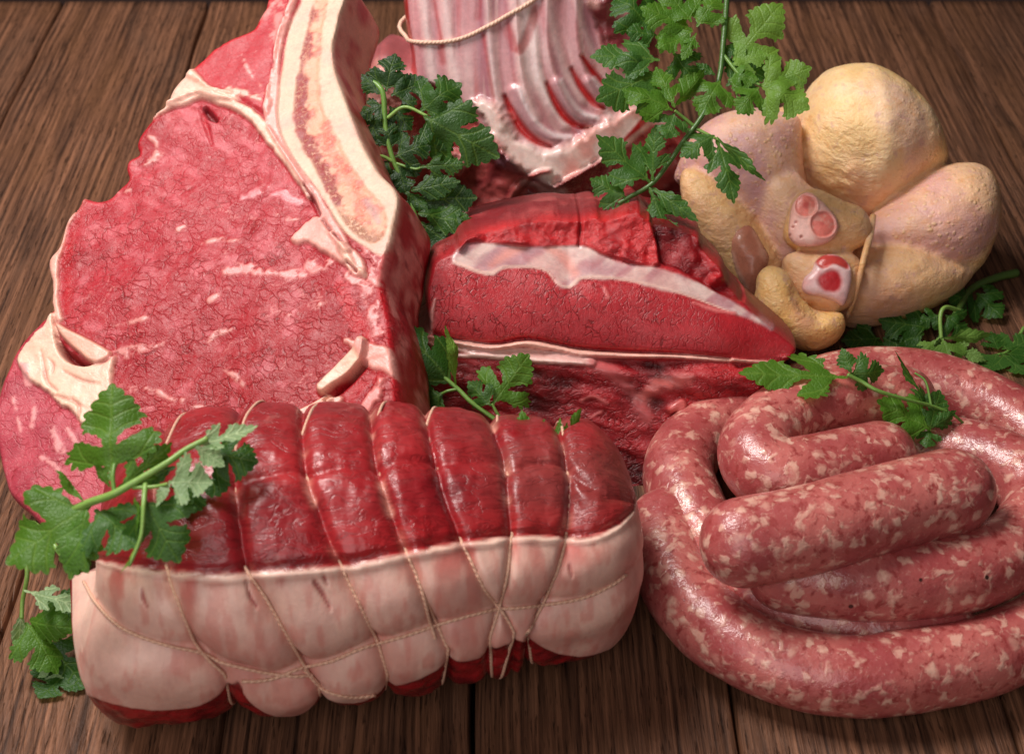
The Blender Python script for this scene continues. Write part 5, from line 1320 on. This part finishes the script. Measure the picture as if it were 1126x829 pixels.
def leaf_flat(kind, wid, rs):
    h = np.array(LEAFK[kind]); out = []
    for sgn in (1, -1):
        j = 1 + rs.uniform(-.10, .10)
        p = h.copy(); p[1:, 0] += rs.uniform(-.012, .012, len(h) - 1); p[:, 1] *= sgn * j * (1 + rs.uniform(-.06, .06, len(h)))
        p[:, 0] *= 1 + .05 * rs.uniform(-1, 1) * (p[:, 1] / .45)
        out.append(p)
    poly = np.vstack([out[0], [[1.0, 0]], out[1][::-1]])
    st = .034
    # round the teeth a little: insert slightly bulged midpoints
    q = []
    for i in range(len(poly)):
        a, b = poly[i], poly[(i + 1) % len(poly)]
        q.append(a)
        m = (a + b) / 2; nrm_ = np.array([b[1] - a[1], -(b[0] - a[0])]); L = np.hypot(*nrm_)
        ctr = np.array([.5, 0]); s = 1 if nrm_ @ (m - ctr) > 0 else -1
        if i < len(poly) - 1 and L > .03: q.append(m + s * nrm_ * .16)
    poly = np.array(q)
    qa = poly * .82 + np.roll(poly, -1, 0) * .18; qb = poly * .18 + np.roll(poly, -1, 0) * .82
    keep0 = poly[0].copy(); poly = np.stack([qa, qb], 1).reshape(-1, 2); poly[:, 1] *= wid
    st = .034
    gx, gy = np.meshgrid(np.arange(0, 1.05, st), np.arange(-.7, .7, st)); gy = gy + (np.arange(gx.shape[1]) % 2)[None] * st / 2
    G = np.stack([gx.ravel(), gy.ravel()], -1)
    d, _ = sdist(G, poly); G = G[d > .014]
    VP = []
    for k, vl in enumerate(VEINS[kind]):
        for sg in ((1,) if k == 0 else (1, -1)):
            L_ = spline(np.array(vl) * [1, sg * wid], 28)
            T_ = np.gradient(L_, axis=0); T_ /= np.linalg.norm(T_, axis=1)[:, None]; O_ = np.stack([-T_[:, 1], T_[:, 0]], -1)
            for o in (-.017, 0, .017): VP.append(L_ + O_ * o)
    VP = np.vstack(VP); dv, _ = sdist(VP, poly); VP = VP[dv > .012]
    kp = [0]
    for i in range(1, len(VP)):
        if np.min(np.hypot(*(VP[kp] - VP[i]).T)) > .009: kp.append(i)
    VP = VP[kp]
    G = G[np.min(np.hypot(G[:, None, 0] - VP[None, :, 0], G[:, None, 1] - VP[None, :, 1]), 1) > .014]
    pts = [Vector(p) for p in np.vstack([poly, VP, G])]
    e = [(i, (i + 1) % len(poly)) for i in range(len(poly))]
    r = delaunay_2d_cdt(pts, e, [list(range(len(poly)))], 1, 1e-5)
    U = np.array([tuple(v) for v in r[0]]); F = [list(f) for f in r[2]]
    vd = np.full(len(U), 9.0); vm = np.zeros(len(U))
    for k, vl in enumerate(VEINS[kind]):
        for sg in ((1,) if k == 0 else (1, -1)):
            L_ = spline(np.array(vl) * [1, sg * wid], 20)
            dd, t, _ = seg_dist(U, L_[:-1], L_[1:])
            w = (.014 if k == 0 else .009) * (1 - .5 * t / 19)
            vd = np.minimum(vd, dd); vm = np.maximum(vm, sstep(w * 1.5, w * .4, dd))
    return U, F, vd, vm

LEAFN = [0]
def make_leaf(root, base, tip, kind, wid, roll, curl, droop, colr, up=None):
    """base, tip: points (cm); roll in degrees about the midrib; curl bends the tip down, droop folds the sides"""
    LEAFN[0] += 1; rs = np.random.default_rng(100 + LEAFN[0])
    U, F, vd, vm = leaf_flat(kind, wid * 1.16, rs)
    base, tip = np.asarray(base, float), np.asarray(tip, float)
    a = tip - base; L = np.linalg.norm(a) * 1.05; a /= np.linalg.norm(a)
    ref = nrm(-FWD * .75 + np.array([0, 0, .5])) if up is None else nrm(up)
    z = nrm(ref - a * (ref @ a)); y = np.cross(z, a)
    r = math.radians(roll); y, z = y * math.cos(r) + z * math.sin(r), z * math.cos(r) - y * math.sin(r)
    x_, y_ = U.T
    w = fbm(np.stack([x_ * 2.2, y_ * 2.2, np.full(len(U), LEAFN[0] * 3.7)], -1), 1, 2, 3)
    zz = curl * 1.3 * (.25 - (x_ - .5) ** 2) + .09 * w + .07 * np.sin(x_ * 9 + y_ * 7 * rs.uniform(-1, 1) + rs.uniform(0, 6)) * (np.abs(y_) + .05)
    zz = zz - 1.25 * droop * np.abs(y_) ** 1.3 + rs.uniform(-.25, .25) * y_ * np.abs(y_)
    zz = zz + .07 * np.minimum(vd, .10) + .03 * w
    zz = zz + .05 * np.sin(x_ * 7 + LEAFN[0]) * np.abs(y_)
    yc = y_ * (1 - .35 * abs(droop) * np.abs(y_))
    V = base + L * (x_[:, None] * a + yc[:, None] * y + zz[:, None] * z)
    zf = .07 + .004 * (LEAFN[0] % 40); V[:, 2] = zf + .10 * np.logaddexp(0, (V[:, 2] - zf) / .10)
    F2 = []
    for f in F:
        nn = np.cross(U[f[1]] - U[f[0]], U[f[2]] - U[f[0]])
        F2.append(f if nn > 0 else f[::-1])
    link_mesh('leaf', V, F2, MLEAF, root, np.tile(colr, (len(V), 1)), uvw=np.stack([x_, y_, vm], -1))

def sprig(label, stems, leaves, seed=0):
    """stems: list of (points (px,py,depth), r0, r1, colour); leaves: (bx,by,bd, tx,ty,td, kind, wid, roll, curl, droop, colour)"""
    p = at_depth(*[np.array(v) for v in stems[0][0][0]])
    root = empty('parsley_sprig', (p[0], p[1], max(p[2] - .2, 0)), label, 'parsley', 'parsley sprigs around the meat')
    for pts, r0, r1, c in stems:
        q = spline([tuple(at_depth(np.array(a), np.array(b), np.array(d))) for a, b, d in pts], 14 * len(pts))
        q[:, 2] = np.maximum(q[:, 2], .12)
        V, F, u = tube(q, np.linspace(r0, r1, len(q)), 10)
        link_mesh('stem', V, F, MSTEM, root, np.tile(lin(c), (len(V), 1)))
    for bx, by, bd, tx, ty, td, k, w, ro, cu, dr, c in leaves:
        make_leaf(root, at_depth(np.array(bx), np.array(by), np.array(bd)), at_depth(np.array(tx), np.array(ty), np.array(td)), k, w, ro, cu, dr, lin(c))
    return root

BV = BVHTree.FromPolygons(ALLV, ALLF)
def dep(px, py, lift=.5, cap=None):
    d = ray(np.array(float(px)), np.array(float(py)))
    h = BV.ray_cast(Vector(CAM), Vector(nrm(d)))
    t = (np.array(h[0]) - CAM) @ FWD if h[0] is not None else 99.0
    tt = -CAM[2] / d[2]                     # the table top
    return min(t, tt) - lift
G1, G2, G3, G4 = (76, 118, 32), (46, 86, 26), (60, 100, 38), (102, 140, 50)
LS, MS = (126, 160, 76), (104, 140, 62)

# on the left end of the roast
D = dep(150, 600, 1.0)
def d0(x, y): return D + (x - 150) * .012
sprig('parsley sprig lying across the left end of the tied roast', [
    ([(78, 562, D + .3), (100, 552, D), (125, 543, D - .3), (155, 526, D - .3), (185, 508, D - .2), (205, 494, D), (228, 482, D + .1)], .13, .08, LS),
    ([(126, 542, D - .3), (124, 525, D - .2), (126, 510, D)], .07, .06, MS), ([(160, 532, D - .3), (158, 555, D - .8), (155, 590, D - 1.0), (142, 622, D - 1.1)], .08, .05, LS),
    ([(146, 536, D - .3), (170, 535, D - .4), (184, 532, D - .5)], .06, .05, LS)],
  [(124, 530, D, 126, 428, D + 1.0, 'a', 1.0, -8, .08, .15, G1),
   (128, 538, D, 186, 488, D + .5, 'c', .80, 35, .1, .25, G1),
   (122, 535, D, 105, 508, D + .1, 's', .8, -30, .1, .2, G1),
   (98, 553, D, 12, 618, D - .3, 'b', 1.0, 10, .16, .25, G1),
   (95, 560, D, 78, 634, D - .5, 's', 1.15, -10, .15, .2, G1),
   (92, 550, D, 62, 519, D + .4, 's', .55, 50, .1, .3, G1),
   (104, 560, D, 150, 602, D - .5, 'b', 1.05, -25, .12, .2, G3),
   (158, 548, D - .5, 196, 616, D - .6, 'b', 1.0, 8, .15, .2, G3),
   (150, 545, D - .4, 152, 582, D - .7, 's', .8, 60, .1, .3, G1),
   (147, 598, D - 1.0, 134, 634, D - 1.1, 's', .42, 70, .1, .3, G4),
   (206, 490, D, 280, 468, D + .2, 'c', .7, 168, .14, .25, G1),
   (214, 490, D, 246, 512, D - .1, 's', 1.1, 190, .1, .2, G1),
   (185, 530, D - .5, 232, 530, D - .4, 'b', 1.25, 176, .12, .2, G1),
   (188, 528, D - .4, 172, 556, D - .7, 's', .8, 188, .1, .2, G1),
   (228, 500, D + .6, 282, 508, D + .6, 'b', 1.2, -12, .1, .2, G2),
   (222, 512, D + .8, 205, 566, D + .4, 'b', 1.1, 10, .1, .2, G2),
   (192, 512, D + .5, 150, 534, D + .6, 's', .8, 10, .1, .2, G2)])
# hanging down beside the roast, onto the table
D2 = dep(60, 700, 1.6)
sprig('parsley sprig curling down onto the table beside the pale left end of the roast', [
    ([(96, 648, D2 - 1), (88, 632, D2 - 1.2), (70, 612, D2 - 1.2), (36, 575, D2 - .4), (28, 600, D2 - .2), (30, 632, D2 - .2), (25, 660, D2), (24, 680, D2)], .11, .07, LS)],
  [(26, 650, D2 - .4, 90, 664, D2 - .6, 'c', .72, 150, .18, .2, G1),
   (24, 672, D2, 20, 716, D2 + .3, 's', .62, 150, .14, .3, G1),
   (30, 682, D2, 84, 690, D2 - .5, 's', 1.1, 20, .14, .2, G1),
   (28, 684, D2 + .1, 62, 738, D2 - .3, 'b', .9, -24, .16, .2, G1),
   (50, 700, D2 + .2, 98, 760, D2 + .1, 'a', 1.0, 10, .12, .2, G2),
   (48, 660, D2 + .2, 90, 690, D2 + .2, 'b', 1.1, -10, .12, .2, G3),
   (62, 735, D2 + .1, 60, 768, D2 + .1, 'c', .9, 170, .14, .2, G1),
   (56, 736, D2, 42, 746, D2, 's', .9, 175, .1, .2, G1),
   (74, 744, D2 + .3, 52, 790, D2 + .2, 'b', 1.25, 0, .12, .2, G2),
   (80, 740, D2 + .4, 96, 782, D2 + .4, 'b', 1.0, 20, .12, .2, G2)])
# sprig between steak and lamb, its shade put into darker leaf greens
D3 = 57.5
sprig('parsley sprig with shade painted into its leaves, tucked between the steak bone and the lamb rack', [
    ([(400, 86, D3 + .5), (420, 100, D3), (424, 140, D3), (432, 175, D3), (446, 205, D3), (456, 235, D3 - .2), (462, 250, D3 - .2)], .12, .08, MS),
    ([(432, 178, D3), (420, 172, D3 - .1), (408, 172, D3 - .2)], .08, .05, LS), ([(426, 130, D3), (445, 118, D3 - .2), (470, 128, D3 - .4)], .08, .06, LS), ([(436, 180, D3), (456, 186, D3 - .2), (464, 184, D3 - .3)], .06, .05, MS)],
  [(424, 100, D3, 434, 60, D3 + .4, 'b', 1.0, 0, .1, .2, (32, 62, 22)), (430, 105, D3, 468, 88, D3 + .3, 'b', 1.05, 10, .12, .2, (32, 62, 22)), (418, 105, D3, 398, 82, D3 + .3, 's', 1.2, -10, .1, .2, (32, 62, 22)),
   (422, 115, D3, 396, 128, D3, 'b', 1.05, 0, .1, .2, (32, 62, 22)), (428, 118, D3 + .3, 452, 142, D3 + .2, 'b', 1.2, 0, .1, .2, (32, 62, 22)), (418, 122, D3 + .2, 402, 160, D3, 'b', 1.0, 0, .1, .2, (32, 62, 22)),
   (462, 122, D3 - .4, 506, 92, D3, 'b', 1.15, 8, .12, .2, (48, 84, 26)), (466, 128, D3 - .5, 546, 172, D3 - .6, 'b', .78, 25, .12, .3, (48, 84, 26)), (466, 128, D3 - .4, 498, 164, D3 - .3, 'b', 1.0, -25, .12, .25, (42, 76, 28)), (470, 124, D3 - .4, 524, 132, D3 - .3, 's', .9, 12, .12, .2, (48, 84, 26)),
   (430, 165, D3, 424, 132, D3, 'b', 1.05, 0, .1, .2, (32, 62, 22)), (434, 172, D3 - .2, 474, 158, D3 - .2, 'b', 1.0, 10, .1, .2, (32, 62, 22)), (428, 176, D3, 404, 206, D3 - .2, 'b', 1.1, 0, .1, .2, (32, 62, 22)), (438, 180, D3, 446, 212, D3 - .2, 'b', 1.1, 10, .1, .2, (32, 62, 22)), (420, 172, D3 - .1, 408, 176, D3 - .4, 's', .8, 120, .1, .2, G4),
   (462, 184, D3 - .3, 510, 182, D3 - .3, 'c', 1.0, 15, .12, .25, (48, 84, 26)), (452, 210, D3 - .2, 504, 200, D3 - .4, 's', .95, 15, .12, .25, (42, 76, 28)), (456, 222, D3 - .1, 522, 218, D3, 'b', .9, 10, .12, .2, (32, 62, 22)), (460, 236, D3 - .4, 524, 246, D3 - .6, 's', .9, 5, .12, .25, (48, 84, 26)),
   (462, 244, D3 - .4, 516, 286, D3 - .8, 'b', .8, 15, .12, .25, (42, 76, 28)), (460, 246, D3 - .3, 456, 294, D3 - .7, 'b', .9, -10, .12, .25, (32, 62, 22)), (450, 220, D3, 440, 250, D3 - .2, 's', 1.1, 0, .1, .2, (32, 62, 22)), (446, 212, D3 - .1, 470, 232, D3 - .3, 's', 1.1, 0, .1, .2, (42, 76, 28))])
# in front of the beef joint
D4 = 53.2
sprig('parsley sprig leaning on the lower front of the beef joint behind the roast', [
    ([(556, 470, D4 - .6), (540, 458, D4 - .5), (518, 442, D4 - .4), (504, 428, D4 - .2), (486, 412, D4), (470, 392, D4 + .2)], .10, .07, MS),
    ([(560, 470, D4 - .6), (549, 458, D4 - .7), (541, 444, D4 - .7)], .08, .05, MS), ([(502, 428, D4 - .2), (492, 430, D4 - .2), (484, 434, D4 - .1)], .06, .05, MS)],
  [(540, 446, D4 - .7, 580, 392, D4 - .2, 'a', .95, 10, .14, .35, G1), (540, 446, D4 - .7, 515, 420, D4 - .5, 'b', .95, -20, .1, .3, G3),
   (500, 424, D4 - .2, 434, 360, D4 + .5, 'b', .62, 5, .14, .2, G2), (502, 424, D4 - .3, 492, 360, D4 - .3, 's', .42, 40, .12, .3, G4), (488, 432, D4 - .1, 444, 456, D4 + .2, 'b', .95, -5, .14, .2, G3), (486, 432, D4 - .1, 474, 468, D4 - .2, 's', .9, 10, .14, .2, G3),
   (500, 470, D4 - .3, 510, 450, D4 - .2, 's', .6, 30, .1, .2, G2)])
D5 = dep(600, 475, 0) ; D5 = min(D5, 51.8)
sprig('little parsley tips peeping out behind the top of the tied roast', [
    ([(625, 500, D5 + .4), (600, 486, D5 + .4), (585, 480, D5 + .5)], .08, .06, MS)],
  [(582, 488, D5 + .5, 574, 452, D5 + .9, 's', .95, 10, .12, .2, G1), (590, 490, D5 + .5, 598, 462, D5 + .8, 's', .7, 10, .1, .2, G1), (617, 490, D5 + .5, 637, 450, D5 + .9, 'c', .55, 40, .12, .35, G1), (612, 488, D5 + .5, 616, 460, D5 + .9, 's', .4, 10, .12, .2, G1)])
# the big one across lamb and chicken
D6 = 56.5
sprig('big parsley sprig hanging over the lamb rack and the left side of the chicken', [
    ([(800, -10, D6 + 1.2), (796, 40, D6 + 1), (790, 90, D6 + .6), (772, 128, D6), (752, 155, D6), (735, 180, D6), (716, 203, D6), (690, 218, D6), (680, 224, D6)], .12, .09, (70, 102, 44)),
    ([(764, 140, D6), (752, 130, D6 - .1), (742, 122, D6 - .2)], .08, .06, MS), ([(766, 142, D6), (782, 150, D6 - .1), (790, 154, D6 - .2)], .07, .05, LS), ([(795, 60, D6 + .9), (815, 84, D6 + .4), (836, 94, D6 + .2)], .08, .06, MS)],
  [(716, 202, D6, 658, 150, D6 + .1, 'b', .78, 15, .12, .25, G3), (718, 200, D6, 722, 140, D6 - .2, 'c', .85, -25, .12, .3, G3), (688, 219, D6, 650, 198, D6 + .1, 'b', 1.0, 0, .1, .2, G3), (692, 218, D6, 676, 254, D6 - .5, 'c', .85, -15, .14, .3, G3),
   (714, 208, D6, 740, 272, D6 - .6, 'c', .85, 5, .14, .25, G3), (716, 206, D6, 766, 242, D6 - .6, 's', .62, 25, .12, .3, G3),
   (740, 122, D6 - .2, 686, 100, D6 - .1, 'b', .9, 10, .12, .25, G1), (742, 124, D6 - .2, 732, 152, D6 - .6, 'b', 1.2, -10, .14, .25, G3), (742, 118, D6 - .1, 722, 74, D6 + .4, 'c', 1.05, -5, .14, .3, G1), (742, 116, D6, 772, 78, D6 + .4, 's', .9, 40, .16, .35, G1),
   (788, 152, D6 - .2, 806, 222, D6 - .9, 'c', .82, 0, .14, .2, G3), (786, 150, D6 - .2, 749, 172, D6 - .5, 'b', .9, 10, .12, .25, G3), (790, 150, D6 - .2, 842, 196, D6 - .8, 's', .34, 50, .30, .4, G3),
   (836, 94, D6 + .2, 890, 76, D6 + .2, 'b', .95, 5, .12, .2, G4), (838, 96, D6 + .1, 888, 120, D6 - .4, 'b', 1.0, 5, .12, .2, G4), (834, 97, D6 + .2, 812, 124, D6 - .3, 'b', 1.0, 0, .14, .2, G1),
   (806, 66, D6 + .8, 858, 8, D6 + 1.2, 'a', .8, 0, .12, .2, G4), (804, 72, D6 + .7, 842, 60, D6 + .6, 'b', .95, 0, .14, .2, G4), (800, 86, D6 + .5, 833, 88, D6 + .2, 'b', .9, 0, .14, .2, G1),
   (792, 88, D6 + .4, 770, 126, D6 - .1, 'b', 1.0, 0, .14, .2, G1), (786, 84, D6 + .4, 766, 70, D6 + .5, 's', 1.0, 0, .14, .2, G2),
   (762, 32, D6 + 1, 706, 10, D6 + 1, 'b', .95, 0, .12, .2, G1), (762, 34, D6 + .9, 724, 54, D6 + .5, 'b', .95, 0, .14, .2, G1), (766, 36, D6 + .8, 750, 66, D6 + .4, 'c', .8, 0, .14, .2, G1), (766, 30, D6 + 1, 790, -6, D6 + 1.4, 'b', .95, 0, .12, .2, G1), (760, 26, D6 + 1, 730, -14, D6 + 1.4, 'b', 1.0, 0, .12, .2, G1),
   (726, 66, D6 + .6, 652, 62, D6 + .5, 'b', .72, 5, .12, .2, G3), (728, 78, D6 + .5, 658, 110, D6 - .1, 'b', .85, -8, .14, .25, G3), (714, 30, D6 + 1.2, 676, -4, D6 + 1.5, 'b', 1.1, 0, .12, .2, G2), (722, 40, D6 + 1.1, 690, 34, D6 + 1.0, 'b', 1.1, 0, .12, .2, G2),
   (795, 50, D6 + 1.2, 822, 70, D6 + .9, 'b', 1.1, 0, .12, .2, G2), (798, 96, D6 + .8, 842, 72, D6 + .9, 'b', 1.0, 0, .12, .2, G2), (740, 60, D6 + 1.1, 766, 90, D6 + .9, 'b', 1.1, 0, .12, .2, G2)])
# behind the sausage on the right
D7 = dep(1040, 372, .8)
sprig('parsley sprig lying on the table between the chicken and the sausage coil', [
    ([(1118, 300, D7 + 4.2), (1094, 306, D7 + 3.6), (1068, 318, D7 + 2.4), (1054, 340, D7 + .6), (1042, 360, D7 + .2), (1026, 384, D7 + .4), (1000, 400, D7)], .20, .10, (80, 106, 46)),
    ([(1056, 342, D7 + .2), (1040, 338, D7 - .4), (1034, 348, D7 - .6), (1035, 372, D7 - .8)], .10, .08, LS), ([(1126, 360, D7 + 1), (1106, 396, D7 + .3), (1090, 406, D7 + .2)], .08, .06, MS)],
  [(1035, 370, D7 - .8, 1050, 420, D7 - 1.3, 'a', .9, 0, .10, .2, (104, 142, 58)), (1033, 372, D7 - .8, 998, 400, D7 - 1.0, 'c', .7, 15, .12, .2, (104, 142, 58)), (1038, 372, D7 - .8, 1090, 368, D7 - .4, 's', .45, 40, .12, .25, (104, 142, 58)), (1040, 378, D7 - .9, 1083, 396, D7 - 1, 'c', .7, 10, .12, .2, (120, 156, 80)),
   (1032, 346, D7 - .4, 1012, 356, D7 - .3, 'b', 1.1, 0, .12, .2, G2), (1040, 346, D7 - .5, 1062, 370, D7 - .4, 'b', 1.1, 0, .12, .2, G2),
   (1020, 362, D7 + .2, 968, 352, D7 + .1, 'b', 1.0, 0, .12, .2, G2), (1015, 368, D7 + .2, 972, 384, D7 - .1, 'b', 1.0, 0, .12, .2, G2), (968, 372, D7 + .3, 926, 376, D7 + .2, 'b', 1.0, 0, .12, .2, G2), (960, 366, D7 + .6, 940, 392, D7 + .3, 'b', 1.2, 0, .12, .2, G2),
   (1070, 322, D7 + 2, 1044, 334, D7 + .8, 'b', 1.1, 0, .12, .2, G2), (1074, 322, D7 + 2, 1100, 350, D7 + 1.4, 'b', 1.05, 0, .12, .2, G2), (1078, 314, D7 + 2.8, 1096, 320, D7 + 2.4, 's', 1.1, 0, .12, .2, G2),
   (1092, 405, D7 + .2, 1078, 436, D7 - .2, 'b', 1.1, 0, .12, .2, G3), (1096, 402, D7 + .2, 1122, 446, D7 - .3, 'b', .9, 0, .12, .2, G3), (1098, 400, D7 + .3, 1136, 372, D7 + .5, 'b', .9, 0, .12, .2, G3), (1094, 398, D7 + .3, 1090, 366, D7 + .6, 'b', .9, 0, .12, .2, G2), (1100, 404, D7 + .3, 1140, 414, D7 + .1, 'b', .8, 0, .12, .2, G2)])
# on top of the sausage
def ds(x, y, l): return dep(x, y, l)
e = ds(950, 420, .6); f = ds(1010, 450, .8)
sprig('parsley sprig resting on top of the sausage coil', [
    ([(1062, 468, f + .6), (1048, 456, f + .2), (1024, 446, f), (1000, 440, f - .3), (966, 430, e - .2), (948, 420, e), (932, 412, e)], .05, .08, MS),
    ([(1024, 446, f), (1018, 420, f + .1), (1006, 410, f + .2)], .05, .04, MS)],
  [(934, 412, e, 818, 408, e - .2, 'a', .52, 15, .12, .25, G1), (935, 411, e, 972, 408, e + .2, 'b', 1.1, 30, .15, .35, G3), (936, 410, e, 926, 384, e + .3, 's', 1.2, -20, .14, .3, G3),
   (1022, 474, f - .2, 966, 442, f - .2, 'b', .92, 10, .12, .2, G1), (1022, 474, f - .2, 1034, 430, f + .2, 'b', 1.05, 10, .14, .3, G3), (1024, 466, f, 982, 392, f + .5, 'c', .36, 40, .12, .35, G3), (1022, 472, f - .2, 1018, 492, f - .5, 'b', 1.2, 10, .12, .25, G3), (1024, 470, f - .1, 1050, 452, f, 's', .85, 25, .12, .3, G3)])
# ------------------------------------------------------------------ light, camera
def area(name, loc, target, size, power, col=(1, 1, 1), size_y=None):
    l = bpy.data.lights.new(name, 'AREA'); l.energy = power; l.color = col; l.size = size * S
    if size_y: l.shape = 'RECTANGLE'; l.size_y = size_y * S
    o = bpy.data.objects.new(name, l); COL.objects.link(o)
    o.location = Vector(loc) * S
    o.rotation_euler = (Vector(target) - Vector(loc)).to_track_quat('-Z', 'Y').to_euler()
    return o
area('key_softbox', (-38, 13, 82), (-2, -2, 2), 36, 10.8, (1.0, .965, .92))
area('fill_softbox', (-18, -62, 48), (0, 0, 3), 50, 2.0, (1.0, .95, .92))
w = bpy.data.worlds.new('World'); scene.world = w; w.use_nodes = True
w.node_tree.nodes['Background'].inputs[0].default_value = (.85, .80, .80, 1)
w.node_tree.nodes['Background'].inputs[1].default_value = .045
cam = bpy.data.cameras.new('camera'); co = bpy.data.objects.new('camera', cam); COL.objects.link(co)
cam.sensor_width = 36; cam.sensor_fit = 'HORIZONTAL'; cam.lens = 36 * FPX / 1126
cam.clip_start = .02; cam.clip_end = 20
co.location = Vector(CAM) * S; co.rotation_euler = (math.radians(90) - PITCH, 0, 0)
cam.dof.use_dof = True; cam.dof.focus_distance = .53; cam.dof.aperture_fstop = 18
scene.camera = co
scene.view_settings.view_transform = 'Standard'; scene.view_settings.look = 'None'
scene.view_settings.exposure = 0; scene.view_settings.gamma = 1
